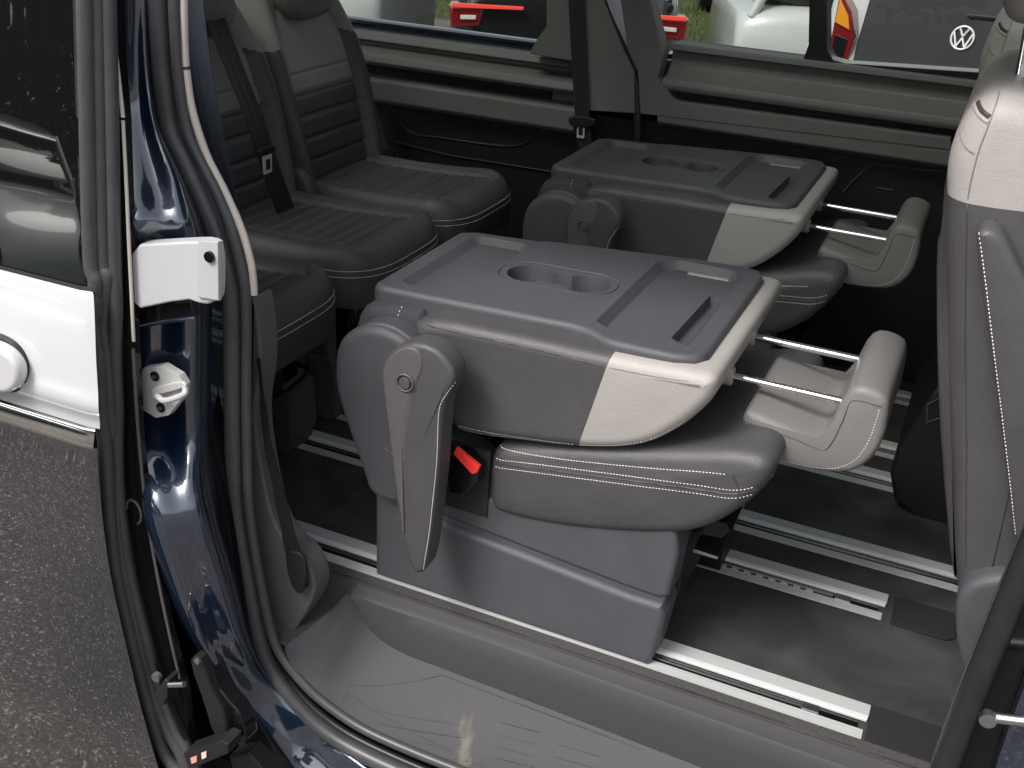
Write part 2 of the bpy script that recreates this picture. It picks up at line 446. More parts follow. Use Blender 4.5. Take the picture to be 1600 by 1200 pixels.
# ================================================================== THE VAN
van = thing('van', 'dark blue and white van with its side door slid open showing the cabin', 'van')
# ---- floor
box('floor_carpet', (-2.3, -.028, -.03), (1.4, 1.56, 0), carpet, van, r=.002)
def rail(y0, xe, teeth=False):
    """flange - dark groove - bright ridge - flange"""
    r_ = slab('floor_rail', [(-2.25, .002), (xe, .002), (xe, .0045), (-2.25, .0045)], y0, y0+.024, alu, van, r=.0006)
    slab('rail_flange', [(-2.25, .002), (xe+.004, .002), (xe+.004, .0045), (-2.25, .0045)], y0+.060, y0+.094, alu, r_, r=.0006)
    slab('rail_ridge', [(-2.25, .002), (xe+.003, .002), (xe+.003, .0095), (-2.25, .0095)], y0+.047, y0+.0595, alu_b, r_, r=.002)
    slab('rail_groove', [(-2.25, .0015), (xe-.01, .0015), (xe-.01, .0025), (-2.25, .0025)], y0+.0245, y0+.0465, black_gloss, r_, r=.0003)
    slab('groove_strip', [(-2.25, .0026), (xe-.1, .0026), (xe-.1, .0045), (-2.25, .0045)], y0+.034, y0+.0365, steel, r_, r=.0003)
    if teeth:
        V = []; F = []
        x = xe-.14
        while x > -.6:
            k = len(V)
            for a in (0, .014):
                for bb in (.0245, .032):
                    for c in (.0026, .0058): V.append((x-a, y0+bb, c))
            F += [(k, k+1, k+3, k+2), (k+4, k+6, k+7, k+5), (k, k+4, k+5, k+1), (k+2, k+3, k+7, k+6), (k+1, k+5, k+7, k+3)]
            x -= .026
        mesh_obj('rail_teeth', V, F, alu, r_, 30)
    else:
        pass
    return r_
rail(-.004, .388); rail(.353, .375, True); rail(.528, .95); rail(.877, .95); rail(1.046, .95); rail(1.385, .95)
cover_m = add_bump(new_mat('rail end cover plastic', (.022, .0215, .022), .6), 900, .3, .0005, 'cells')
for y in (-.006, .350):
    slab('rail_cover', [(.393, y), (.50, y), (.515, y+.012), (.52, y+.085), (.508, y+.098), (.393, y+.098)], .0015, .005, cover_m, van, zmap, r=.001)
    slab('rail_end_block', [(.28, y+.027), (.31, y+.027), (.31, y+.046), (.28, y+.046)], .003, .0075, steel, van, zmap, r=.001)
# ---- sill and step well
def ss(t): t = max(0, min(1, t)); return t*t*(3-2*t)
SC = [(444, 1014), (452, 1032), (462, 1050), (482, 1076), (500, 1092), (520, 1108), (566, 1138), (680, 1190), (830, 1245), (1010, 1312), (1500, 1500)]
KC = [(446, 1010, -.19), (482, 981, -.145), (520, 951, -.10), (546, 931, -.066), (575, 985, -.066), (620, 1020, -.066), (700, 1052, -.066), (840, 1105, -.066), (980, 1159, -.066), (1130, 1217, -.066), (1500, 1361, -.066)]
TC = [(446, 1010), (482, 981), (520, 951), (546, 930), (590, 943), (660, 967), (750, 998), (860, 1037), (980, 1080), (1120, 1130), (1500, 1266)]
def dens(c): return crom(c, 8)
S3 = dens([at(a, c, 1, -.2) for a, c in SC]); K3 = dens([at(a, c, 1, y) for a, c, y in KC])
T3 = dens([at(TC[k][0], TC[k][1], 1, KC[k][2]) if k < 3 else at(TC[k][0], TC[k][1], 2, -.013) for k in range(len(TC))])
for k in range(len(T3)):
    if k < 24: T3[k] = K3[k].copy()
V = []; F = []; rows_ = []
for k in range(len(S3)):
    S_, K_, T_ = S3[k], K3[k], T3[k]; r_ = []
    for q in range(9):
        t = q/8; p = S_.lerp(K_, t); p.z -= .012*math.sin(t*math.pi)*min(1, k/30); r_.append(p)
    if k >= 24:
        w_ = min(1, (k-24)/6)
        r_ += [K_.lerp(T_, .03)+Vector((0, .003*w_, 0)), K_.lerp(T_, .3), K_.lerp(T_, .65), K_.lerp(T_, .96)+Vector((0, 0, 0)), T_+Vector((0, .005, .0015))]
    else: r_ += [K_+Vector((0, 0, .0004*q)) for q in range(1, 5)] + [K_+Vector((0, .004, .002))]
    e_ = r_[-1]; r_ += [Vector((e_.x-.0, e_.y+( -.032-e_.y)*.5, e_.z*.6-.003)), Vector((e_.x, -.030, -.0035))]
    rows_.append(r_)
rows_ = [[Vector((-.95, p.y, max(p.z, -.03))) if q > 8 else p for q, p in enumerate(rows_[0])]] + rows_
n = len(rows_[0])
for r_ in rows_: V += r_
for i in range(len(rows_)-1):
    for j in range(n-1): F.append((i*n+j, (i+1)*n+j, (i+1)*n+j+1, i*n+j+1))
scuff = new_mat('step plastic', (.064, .062, .067), .62, spec=.3)
t, N, L, b = nodes(scuff)
tc = N.new('ShaderNodeTexCoord'); n1 = N.new('ShaderNodeTexNoise'); n1.inputs['Scale'].default_value = 26; n1.inputs['Detail'].default_value = 6; n1.inputs['Distortion'].default_value = 1.2
mp = N.new('ShaderNodeMapping'); mp.inputs['Scale'].default_value = (1, .5, .5); L.new(tc.outputs['Object'], mp.inputs[0]); L.new(mp.outputs[0], n1.inputs['Vector'])
gr = N.new('ShaderNodeTexGradient'); gr.gradient_type = 'SPHERICAL'; mg = N.new('ShaderNodeMapping'); mg.vector_type = 'POINT'
mg.inputs['Location'].default_value = (1.63, 1.2, 1.1); mg.inputs['Scale'].default_value = (5.5, 7, 7); L.new(tc.outputs['Object'], mg.inputs[0]); L.new(mg.outputs[0], gr.inputs[0])
ma = N.new('ShaderNodeMath'); ma.operation = 'MULTIPLY'; L.new(n1.outputs['Fac'], ma.inputs[0]); L.new(gr.outputs['Fac'], ma.inputs[1])
rp = N.new('ShaderNodeValToRGB'); rp.color_ramp.elements[0].position = .36; rp.color_ramp.elements[1].position = .52
rp.color_ramp.elements[0].color = (.064, .062, .067, 1); rp.color_ramp.elements[1].color = (.15, .14, .11, 1)
L.new(ma.outputs[0], rp.inputs[0]); L.new(rp.outputs[0], b.inputs['Base Color'])
v = N.new('ShaderNodeTexVoronoi'); v.inputs['Scale'].default_value = 1100; L.new(tc.outputs['Object'], v.inputs['Vector'])
bp = N.new('ShaderNodeBump'); bp.inputs['Strength'].default_value = .35; bp.inputs['Distance'].default_value = .0006; L.new(v.outputs['Distance'], bp.inputs['Height']); L.new(bp.outputs[0], b.inputs['Normal'])
step = mesh_obj('entrance_step', V, F, scuff, van, 40)
# carpet edging between rail and sill
strip_m = add_bump(new_mat('carpet edging', (.06, .056, .055), .95), 700, .8, .002, var=.5, vscale=400)
mesh_obj('carpet_edging', [(-.9, -.006, .0035), (1.2, -.006, .0035), (1.2, -.032, -.002), (-.9, -.032, -.002)], [(0, 1, 2, 3)], strip_m, van)
# tread ribs in the step
def on_step(pts, off=.0004):
    t_ = bvh(step); out = []
    for p in pts:
        h = t_.ray_cast(Vector((p[0], p[1], .3)), Vector((0, 0, -1)), 2)
        if h[0] is not None: out.append(h[0]+h[1]*off)
    return out
def step_px(a, c):
    p, q = at(*a, 2, -.16), at(*c, 2, -.16)
    return on_step([p.lerp(q, k/30) for k in range(31)], .0)
grooves = [((545, 1072), (690, 1078)), ((690, 1078), (1000, 1190)), ((545, 1080), (850, 1215)), ((540, 1106), (790, 1215)), ((530, 1094), (543, 1080)),]
for k in range(4):
    grooves.append(((590+k*6, 1098+k*14), (720+k*4, 1125+k*13)))
    grooves.append(((782-k*2, 1132+k*11), (842-k*2, 1150+k*11)))
    grooves.append(((870-k*4, 1165+k*11), (936-k*4, 1186+k*11)))
for a, c in grooves:
    P_ = step_px(a, c)
    if len(P_) > 3: tube('tread_rib', P_, .0011, scuff, step, n=6)

# ---- far side of the cabin (y about 1.6): ledges swept along x
def profile(name, prof, x0, x1, mat, parent):
    V = []; F = []; n = len(prof)
    for x in (x0, x1): V += [(x, y, z) for y, z in prof]
    for j in range(n): F.append((j, (j+1) % n, n+(j+1) % n, n+j))
    F += [tuple(range(n))[::-1], tuple(range(n, 2*n))]
    o = mesh_obj(name, V, F, mat, parent, 30); bevel(o, .004, 2); return o
WY = 1.6
fw_wall = profile('far_door_trim', [(1.70, .86), (1.60, .86), (1.595, .842), (1.62, .838), (1.612, .80), (1.575, .775), (1.545, .768), (1.54, .752), (1.545, .738), (1.60, .733), (1.60, .698), (1.545, .690), (1.538, .683), (1.538, .645), (1.56, .63), (1.60, .62), (1.70, .62)], -.545, 1.6, plastic_lt, van)
box('slot_lining', (-.54, 1.588, .70), (1.6, 1.60, .732), plastic_blk, fw_wall)
low = box('far_lower_panel', (-2.3, 1.585, -.02), (1.6, 1.70, .628), plastic_blk, van)
tube('speaker_outline', [at(a, c, 1, 1.582) for a, c in ((1318, 300), (1330, 285), (1358, 259), (1366, 257), (1480, 269), (1560, 277))], .0022, plastic_w, low, n=6)
tube('speaker_badge', [at(a, c, 1, 1.583) for a, c in ((1370, 293), (1395, 297))], .002, plastic_w, low, n=6)
# rear quarter ledges
rq = profile('rear_quarter_trim', [(1.70, .772), (1.60, .772), (1.59, .755), (1.625, .745), (1.62, .735), (1.54, .722), (1.53, .700), (1.545, .688), (1.60, .683), (1.60, .652), (1.545, .645), (1.54, .638), (1.54, .58), (1.56, .565), (1.70, .565)], -2.3, -.80, plastic_lt, van)
box('slot_lining', (-2.28, 1.585, .654), (-.9, 1.598, .682), plastic_blk, rq)
slab('ledge_pocket', [(p.x, p.y) for p in (at(783, 104, 2, .727), at(792, 95, 2, .727), at(828, 98, 2, .727), at(820, 107, 2, .727))], .722, .7275, plastic_blk, rq, zmap, r=.0005)
tube('pocket_outline', crom(A3([(605, 158), (640, 205), (690, 215), (800, 228), (835, 210), (835, 185), (790, 175), (700, 168), (605, 158)], 1.582), 6), .003, rubber_d, low, n=6)
tube('pocket_divider', A3([(742, 173), (742, 220)], 1.582), .003, rubber_d, low, n=6)
tube('panel_crease', A3([(590, 215), (700, 242), (860, 268), (1000, 285)], 1.58), .003, plastic_blk, low, n=6)
# pillars of the far side
pil = slab('far_pillar_trim', XZ([(853, -60), (853, 42), (838, 62), (826, 84), (892, 96), (896, 172), (992, 178), (990, 110), (975, 80), (942, 0), (925, -60)], 1.527), 1.527, 1.68, plastic_lt, van, r=.006)
tube('far_door_seal', crom(A3([(925, -60), (945, 10), (975, 80), (993, 130), (996, 180), (996, 260)], 1.545), 8), .013, rubber_d, van)
slab('far_pillar_cover', XZ([(960, -60), (1002, -60), (1036, 84), (1028, 122), (1052, 156), (1062, 160), (1485, 216), (1485, 235), (1000, 178), (996, 110), (980, 75)], 1.535), 1.535, 1.60, plastic_lt, van, r=.004)
# window surrounds (the wall above the belt, with the openings left free)
Y3 = 1.62
fr_ = []
def wall(name, pts, y0=Y3, y1=1.70, mat=plastic_blk, r=.004): return slab(name, XZ(pts, y0), y0, y1, mat, van, r=r)
zt = 1.32
def wallx(name, x0, x1, z0, z1, mat=plastic_blk): return box(name, (x0, Y3+.01, z0), (x1, 1.70, z1), mat, van)
pa = at(1262, 50, 1, Y3); pb = at(1294, 50, 1, Y3)
slab('window_pillar', XZ([(1258, -400), (1266, -60), (1263, 70), (1256, 90), (1240, 99), (1040, 84), (1040, 92), (1248, 112), (1600, 152), (1600, 118), (1320, 99), (1302, 94), (1293, 78), (1292, -60), (1290, -400)], Y3), Y3, 1.69, black_gloss, van, r=.003)
box('window_header', (-2.3, 1.60, 1.22), (1.6, 1.70, zt), plastic_lt, van)
for x0, x1, z0 in ((-2.25, -.93, .76), (-.60, -.17, .83), (-.15, 1.5, .83)):
    mesh_obj('window_pane', [(x0, 1.665, z0), (x1, 1.665, z0), (x1, 1.665, 1.24), (x0, 1.665, 1.24)], [(0, 1, 2, 3)], glass, van)
# outer skin of the far side
box('far_body_skin', (-2.6, 1.70, -.4), (2.2, 1.76, .80), paint, van, r=.02)
# roof, rear wall
rf = box('roof', (-2.6, -.12, 1.32), (1.0, .22, 1.38), plastic_lt, van, r=.02)
box('roof_rail', (-2.6, 1.45, 1.32), (1.0, 1.78, 1.38), plastic_lt, rf, r=.02)
box('roof_bow', (.55, .22, 1.32), (1.0, 1.45, 1.38), plastic_lt, rf, r=.02); box('roof_bow', (-2.6, .22, 1.32), (-2.1, 1.45, 1.38), plastic_lt, rf, r=.02); box('roof_bow', (-.80, .22, 1.325), (-.70, 1.45, 1.375), plastic_lt, rf, r=.01)
box('added_roof_pane', (-2.12, .20, 1.385), (.58, 1.47, 1.39), glass, rf, r=.001)  # unseen glazed opening, added to let more daylight into the cabin
box('tailgate', (-2.66, -.1, -.4), (-2.60, 1.76, .80), paint, van, r=.02)
# far belt hanging from the pillar
P_ = [at(a, c, 1, 1.512) for a, c in ((897, -60), (903, 60), (910, 186), (915, 240), (925, 330))]
bl = ribbon('seat_belt', P_, .046, .002, web, van, (1, 0, 0))
pillow('belt_stopper', XZ([(889, 180), (889, 195), (905, 200), (928, 198), (932, 184)], 1.505), 1.500, 1.516, .004, plastic_blk, bl, ch=1)
def tongue(px, py, y, s, parent, ang=0):
    """slotted steel tongue"""
    c = at(px, py, 1, y); w2, h2 = .019*s, .026*s
    out = [(-w2, h2), (w2, h2), (w2*.75, h2*.55), (w2*.75, -h2), (-w2*.75, -h2), (-w2*.75, h2*.55)]
    ca, sa = math.cos(ang), math.sin(ang)
    f_ = lambda q: (c.x+q[0]*ca-q[1]*sa, c.z+q[0]*sa+q[1]*ca)
    o = slab('belt_tongue', [f_(q) for q in out], y-.003, y, trim_beige, parent, r=.0006)
    slab('tongue_slot', [f_(q) for q in ((-w2*.42, h2*.45), (w2*.42, h2*.45), (w2*.42, -h2*.6), (-w2*.42, -h2*.6))], y-.0045, y-.0031, plastic_blk, parent, r=.0003)
tongue(908, 204, 1.507, .85, bl, .05)

# ---- near side rear pillar, jamb, seals
# painted jamb: four chains of points (photo x, photo y, depth) joined into one surface
A = [(238, -80, -.13), (238, 0, -.14), (240, 100, -.15), (252, 200, -.16), (298, 300, -.17), (337, 400, -.17), (350, 460, -.17), (351, 600, -.17), (352, 700, -.17), (356, 800, -.17), (376, 900, -.18), (397, 1000, -.19), (416, 1050, -.19), (480, 1125, -.195), (540, 1170, -.195), (660, 1240, -.2), (900, 1330, -.2)]
B = [(231, -80, -.2), (231, 0, -.21), (233, 100, -.22), (244, 190, -.235), (280, 280, -.27), (306, 400, -.29), (306, 460, -.29), (306, 600, -.29), (308, 690, -.285), (322, 790, -.325), (352, 900, -.31), (380, 1000, -.28), (424, 1068, -.22), (486, 1130, -.21), (528, 1168, -.21), (650, 1250, -.23), (890, 1340, -.23)]
C = [(212, -80, -.225), (212, 0, -.23), (213, 100, -.235), (222, 190, -.245), (242, 280, -.292), (256, 400, -.30), (258, 460, -.30), (258, 600, -.30), (260, 690, -.295), (276, 790, -.37), (310, 900, -.35), (346, 1000, -.31), (404, 1082, -.245), (464, 1152, -.228), (506, 1192, -.228), (630, 1270, -.228), (880, 1360, -.228)]
D = [(182, -80, -.25), (184, 0, -.255), (184, 100, -.26), (190, 190, -.265), (198, 280, -.32), (204, 400, -.32), (205, 460, -.32), (208, 600, -.32), (214, 690, -.31), (230, 790, -.39), (262, 900, -.375), (306, 1000, -.34), (376, 1098, -.275), (438, 1174, -.252), (482, 1216, -.252), (606, 1300, -.252), (868, 1400, -.252)]
E_ = [(170, -80, -.20), (170, 0, -.21), (170, 100, -.22), (175, 190, -.23), (180, 280, -.26), (183, 400, -.27), (188, 460, -.27), (190, 600, -.27), (196, 690, -.26), (206, 790, -.31), (240, 900, -.31), (290, 1000, -.29), (360, 1110, -.27), (424, 1190, -.25), (468, 1236, -.25), (592, 1325, -.25), (850, 1430, -.25)]
A.insert(5, (325, 360, -.17)); B.insert(5, (299, 348, -.30)); C.insert(5, (252, 348, -.335)); D.insert(5, (202, 348, -.366)); E_.insert(5, (182, 348, -.29))
chains = [crom([at(a, c, 1, y) for a, c, y in q], 5) for q in (A, B, C, D, E_)]
V = []; F = []; m = len(chains[0])
for i in range(m):
    row = crom([c[i] for c in chains], 6)
    n = len(row); V += row
for i in range(m-1):
    for j in range(n-1): F.append((i*n+j, i*n+j+1, (i+1)*n+j+1, (i+1)*n+j))
jamb = mesh_obj('painted_door_jamb', V, F, paint, van, 60)
# black shield behind the jamb so that no daylight leaks
# seals
thick = [(246, -80), (246, 0), (249, 60), (254, 120), (266, 200), (288, 250), (311, 300), (332, 350), (348, 400), (360, 450), (363, 500), (364, 600), (365, 700), (369, 800), (386, 900), (406, 1000), (425, 1048), (460, 1096), (500, 1136), (548, 1168), (620, 1203), (720, 1245), (900, 1310)]
ridge = [(272, -80), (272, 0), (275, 60), (278, 110), (291, 200), (313, 250), (339, 300), (359, 350), (373, 400), (383, 450), (385, 500), (385, 600), (386, 700), (390, 800), (405, 900), (425, 992), (445, 1032), (482, 1076), (520, 1108), (566, 1138), (630, 1168), (730, 1208), (900, 1272)]
# closed loops: the unseen run up the front edge and along the roof
frt = [(.60, -.55), (.62, -.1), (.60, .5), (.50, 1.1), (.40, 1.27), (0, 1.29), (-.7, 1.29), (-.86, 1.24)]
pth = crom(A3(thick, -.2), 5)
ds = tube('door_seal', pth, .0165, rubber, van, n=14)
def lip_prof(w_, h): return [(-w_, -h), (w_, -h), (w_, h*.2), (w_*.5, h), (-w_*.4, h), (-w_, h*.3)]
tube('seal_lip', crom(A3(ridge, -.198), 5), .0095, rubber, ds, n=10)
tube('seal_groove', crom(A3([((a+c)/2-1, (b_+d_)/2) for (a, b_), (c, d_) in zip(thick, ridge)], -.185), 5), .008, rubber_d, ds, n=8)
# beige edge of the pillar trim, in two lengths
tube('pillar_trim_edge', crom(A3([(286, -60), (287, 0), (288, 60), (290, 103)], -.19), 5), .0065, trim_beige, van, n=10)
tube('pillar_trim_edge', crom(A3([(291, 109), (300, 170), (322, 240), (352, 300), (378, 360), (392, 410), (396, 440), (397, 460)], -.19), 6), .0065, trim_beige, van, n=10)
# grey lower trim of the rear pillar
plast_p = plastic_w
lt = pillow('pillar_lower_trim', XZ([(395, 462), (401, 470), (409, 530), (410, 575), (400, 640), (404, 690), (416, 760), (430, 815), (452, 850), (478, 868), (494, 905), (494, 930), (478, 960), (444, 1010), (415, 985), (398, 890), (388, 800), (385, 600)], -.15), -.155, -.10, .006, plastic_w, van, ch=1, wf=lambda x, y, z: (x, y, z))
# inner side of the pillar, dark
slab('pillar_inner_panel', [(-1.02, -.3), (-.80, -.3), (-.80, .48), (-.86, .78), (-1.0, 1.3), (-1.4, 1.3), (-1.4, -.3)], -.135, -.10, plastic_blk, van)
slab('near_quarter_panel', [(-2.6, -.4), (-1.0, -.4), (-.98, .8), (-2.6, .8)], -.14, -.10, plastic_blk, van)
# lower end of the front passenger side belt
sb = ribbon('outer_seat_belt', crom(A3([(404, 560), (410, 620), (418, 690), (434, 760), (450, 830), (464, 890), (470, 915)], -.165), 4), [.006]*5+[.014]*4+[.020]*4+[.027]*4+[.034]*4+[.036]*4, .003, plastic_blk, van, (1, 0, 0))
pillow('belt_anchor', XZ([(447, 858), (477, 862), (482, 900), (474, 926), (464, 924), (452, 900)], -.17), -.176, -.166, .003, plastic_blk, sb, ch=1)
ribbon('rear_seat_belt', crom([at(296, -30, 1, -.04), at(306, 60, 1, -.04), at(322, 160, 1, -.04), at(343, 270, 1, -.04), at(360, 340, 1, -.03)], 5), .05, .002, web_blue, van, (1, 0, 0))
# white guide bracket on the jamb
br = pillow('door_guide_bracket', XZ([(203, 380), (300, 374), (328, 374), (342, 382), (343, 462), (336, 472), (318, 470), (300, 463), (205, 483)], -.352), -.365, -.335, .004, new_mat('bracket paint', (.5, .5, .51), .4), van, ch=1)
slab('bracket_flange', XZ([(310, 376), (341, 378), (342, 470), (308, 464)], -.37), -.371, -.362, new_mat('bracket shade paint', (.47, .465, .48), .4), br, r=.002)  # flange shading put into a slightly darker copy of the bracket paint
c = at(326, 402, 1, -.375); disc('bracket_bolt', (c.x, -.376, c.z), 'y', .0085, .006, black_gloss, br)
# recess below the bracket: its shade is a black patch, with a bright lip
tube('jamb_crease', crom(A3([(208, 514), (250, 504), (290, 498), (306, 497)], -.345), 4), .0035, paint, jamb)
pillow('recess_shade', XZ([(204, 482), (300, 468), (306, 496), (208, 512)], -.343), -.346, -.33, .002, black_gloss, van, ch=0)
# striker
zinc = new_mat('zinc plate', (.56, .56, .55), .42, .15)
Ys = -.330
stp = slab('door_striker', XZ([(228, 573), (257, 569), (283, 585), (292, 600), (290, 618), (267, 647), (247, 651), (217, 633), (215, 597)], Ys), Ys-.006, Ys+.010, zinc, van, r=.0015)
for a, c_ in ((242, 588), (251, 637)):
    c = at(a, c_, 1, Ys-.008); disc('striker_bolt', (c.x, Ys-.010, c.z), 'y', .0085, .004, black_gloss, stp); disc('bolt_socket', (c.x, Ys-.0112, c.z), 'y', .004, .001, steel, stp, n=6)
def yz(a, c_, y): return at(a, c_, 1, y)
tube('striker_loop', crom([yz(243, 620, Ys), yz(247, 620, Ys-.028), yz(258, 626, Ys-.034), yz(284, 618, Ys-.034), yz(290, 611, Ys-.03), yz(288, 604, Ys-.004)], 5), .0052, zinc, stp)
pillow('striker_plate', XZ([(237, 606), (284, 594), (291, 600), (291, 606), (243, 619), (237, 614)], Ys-.012), Ys-.014, Ys-.006, .003, zinc, stp, ch=1)
# lower guide arm of the sliding door
arm = pillow('door_guide_arm', XZ([(300, 1030), (308, 1020), (320, 1028), (338, 1080), (356, 1110), (362, 1150), (352, 1158), (336, 1140), (325, 1100)], -.40), -.41, -.385, .006, plastic_blk, van, ch=1)
pillow('arm_bracket', XZ([(318, 1035), (356, 1090), (378, 1112), (388, 1150), (384, 1165), (365, 1160), (345, 1110)], -.39), -.395, -.36, .005, black_gloss, arm, ch=1)
slab('arm_bar', XZ([(292, 1172), (350, 1152), (362, 1158), (362, 1172), (300, 1198)], -.43), -.44, -.40, plastic_blk, arm, r=.003)
slab('arm_sticker', XZ([(298, 1184), (308, 1180), (308, 1190), (300, 1193)], -.441), -.4425, -.441, new_mat('red white sticker', (.7, .35, .3), .4), arm, r=.0003)
slab('arm_sticker', XZ([(315, 1176), (323, 1173), (323, 1183), (316, 1186)], -.441), -.4425, -.441, new_mat('white red sticker', (.75, .6, .55), .4), arm, r=.0003)
c = at(306, 1035, 1, -.415); disc('arm_screw', (c.x, -.414, c.z), 'y', .006, .006, steel, arm)
pin_b = pillow('door_stop', XZ([(247, 1080), (263, 1056), (268, 1060), (267, 1085), (260, 1098)], -.42), -.43, -.40, .003, plastic_blk, van, ch=0)
tube('stop_pin', [at(265, 1070, 1, -.43), at(288, 1069, 1, -.43)], .0055, steel, pin_b)
c = at(248, 1055, 1, -.41); disc('stop_screw', (c.x, -.42, c.z), 'y', .009, .01, plastic_w, pin_b)
# underbody clutter at the lower corner
pillow('lower_hinge_block', XZ([(362, 1178), (392, 1172), (410, 1190), (430, 1225), (380, 1240)], -.36), -.37, -.33, .006, plastic_blk, van, ch=0)
slab('sill_shield', [(-1.6, -.52), (.8, -.52), (.8, -.36), (-1.6, -.36)], -.33, -.05, plastic_blk, van)
slab('arch_lining', XZ([(150, 620), (300, 620), (380, 1100), (480, 1260), (150, 1300)], -.27), -.262, -.2, black_gloss, van)

# ---- the sliding door, slid back along the side
rows = [(-120, 120, -.345, 'g'), (0, 122, -.36, 'g'), (150, 126, -.385, 'g'), (300, 130, -.405, 'g'), (452, 137, -.42, 'g')]
sdoor = None
def skin(name, rows, mat, parent, thick=.01):
    V = []; F = []; rows = crom([Vector((a, b_, y)) for b_, a, y in rows], 5)
    xs_ = (0, .02, .2, .6, 1.6); n = len(xs_)
    for a, b_, y in rows:
        p = at(a, b_, 1, y)
        for dx in xs_: V.append((p.x-dx, p.y+(.004 if dx == 0 else 0), p.z))
    m = len(rows)
    for i in range(m-1):
        for j in range(n-1): F.append((i*n+j, (i+1)*n+j, (i+1)*n+j+1, i*n+j+1))
    return mesh_obj(name, V, F, mat, parent, 50)
sdoor = skin('sliding_door', [(456, 140, -.421), (464, 143, -.426), (500, 145, -.434), (560, 147, -.443), (610, 150, -.450), (640, 151, -.455), (660, 153, -.447), (672, 153, -.447)], white_paint, van)
sdoor['label'] = 'sliding side door slid back, white above and dark blue below'
skin('window_glass', [(-120, 120, -.345), (0, 122, -.36), (150, 126, -.385), (300, 130, -.405), (451, 137, -.419)], dark_glass, sdoor)
skin('window_rubber', [(450, 139, -.421), (457, 140, -.423)], rubber_d, sdoor)
skin('chrome_strip', [(671, 146, -.458), (676, 145, -.463), (688, 144, -.465), (698, 143, -.463), (704, 143, -.456)], new_mat('polished strip', (.75, .76, .72), .08, 1), sdoor)
skin('lower_skin', [(703, 150, -.448), (720, 150, -.447), (800, 156, -.446), (900, 170, -.445), (1000, 192, -.444), (1100, 216, -.443), (1185, 240, -.440), (1260, 262, -.43), (1420, 300, -.41)], door_paint, sdoor)
pillow('door_handle', XZ([(-120, 505), (-20, 522), (20, 536), (42, 560), (47, 585), (38, 603), (20, 610), (-120, 588)], -.455), -.478, -.452, .010, white_paint, sdoor, ch=2)
pillow('handle_gap', XZ([(-120, 500), (-10, 518), (24, 532), (46, 558), (51, 586), (41, 606), (22, 613), (-120, 592)], -.446), -.4545, -.44, .001, rubber_d, sdoor, ch=2)
s1 = [(131, -120), (133, 0), (137, 200), (142, 400), (150, 440), (144, 480), (146, 505), (152, 560), (158, 640), (165, 700), (170, 800), (182, 900), (205, 1000), (226, 1080), (246, 1150), (262, 1185), (290, 1215)]
s2 = [(150, -120), (152, 0), (156, 200), (161, 400), (168, 430), (160, 500), (166, 560), (172, 640), (174, 660), (172, 710), (179, 800), (193, 900), (216, 1000), (240, 1085), (262, 1140), (282, 1175), (300, 1215)]
s3 = [(168, -120), (170, 0), (175, 200), (179, 400), (182, 480), (180, 560), (184, 640), (183, 700), (188, 800), (203, 900), (228, 1000), (252, 1085), (274, 1140), (292, 1170), (310, 1215)]
for nm, q, r, y in (('door_edge_seal', s1, .0125, -.405), ('door_edge_seal', s2, .0125, -.392), ('door_edge_seal', s3, .0105, -.385)):
    tube(nm, crom(A3(q, y), 5), r, rubber, sdoor, n=12)
pillow('seal_boss', XZ([(150, 455), (138, 465), (135, 490), (142, 508), (152, 512), (158, 480)], -.41), -.424, -.40, .004, rubber, sdoor, ch=1)
bk = [(p[0]+6, p[1]) for p in s3]
slab('door_edge_back', XZ([(118, -120), (120, 0), (128, 300), (135, 445), (141, 500), (150, 640), (150, 750), (168, 900), (196, 1000), (222, 1090), (243, 1180), (262, 1215), (320, 1215), (300, 1170), (262, 1085), (237, 1000), (212, 900), (196, 800), (190, 700), (190, 560), (188, 400), (184, 200), (179, 0), (177, -120)], -.38), -.388, -.375, rubber_d, sdoor, r=.001)
slab('door_inner_side', XZ([(120, -120), (181, -120), (184, 80), (193, 190), (200, 370), (208, 535), (216, 700), (236, 850), (262, 980), (288, 1080), (300, 1180), (150, 1180), (130, 600)], -.372), -.3745, -.355, black_gloss, sdoor, r=.001)
tube('door_trim_edge', crom(A3([(181, 86), (186, 130), (192, 183)], -.374), 4), .0032, trim_beige, sdoor, n=8)
tube('door_trim_edge', crom(A3([(192, 188), (197, 280), (201, 370), (205, 450), (209, 533)], -.374), 4), .0028, trim_beige, sdoor, n=8)
tube('door_trim_edge', crom(A3([(208, 545), (214, 650), (224, 760), (231, 815), (250, 920), (268, 1005), (281, 1060)], -.374), 4), .0028, plastic_w, sdoor, n=8)
c = at(209, 800, 1, -.376); tube('lifting_eye', [(c.x+.016*math.cos(t_), -.376, c.z+.024*math.sin(t_)) for t_ in [k*math.pi/8-1.2 for k in range(12)]], .0025, plastic_w, sdoor, n=6)

# ---- front edge of the opening
fs = tube('front_door_seal', crom(A3([(1680, 690), (1640, 790), (1603, 880), (1560, 985), (1522, 1080), (1490, 1165), (1462, 1240), (1430, 1330)], -.2), 6), .019, rubber_d, van, n=14)
tube('front_seal_lip', crom(A3([(1662, 680), (1622, 780), (1588, 865), (1545, 968), (1508, 1062), (1476, 1150), (1446, 1235), (1412, 1330)], -.185), 6), .006, rubber, fs, n=8)
slab('front_pillar_panel', XZ([(1690, 690), (1610, 880), (1470, 1260), (1900, 1260), (1900, 690)], -.175), -.175, -.10, black_gloss, van)
slab('front_pillar_skin', XZ([(1760, 690), (1640, 960), (1560, 1180), (1530, 1300), (1900, 1300), (1900, 690)], -.21), -.215, -.18, paint, van)
tube('check_strap_pin', [at(1545, 1120, 1, -.26), at(1575, 1124, 1, -.26), at(1640, 1132, 1, -.26)], .008, steel, van)
c = at(1549, 1120, 1, -.262); disc('pin_head', (c.x-.004, -.275, c.z), 'y', .011, .014, steel, van)

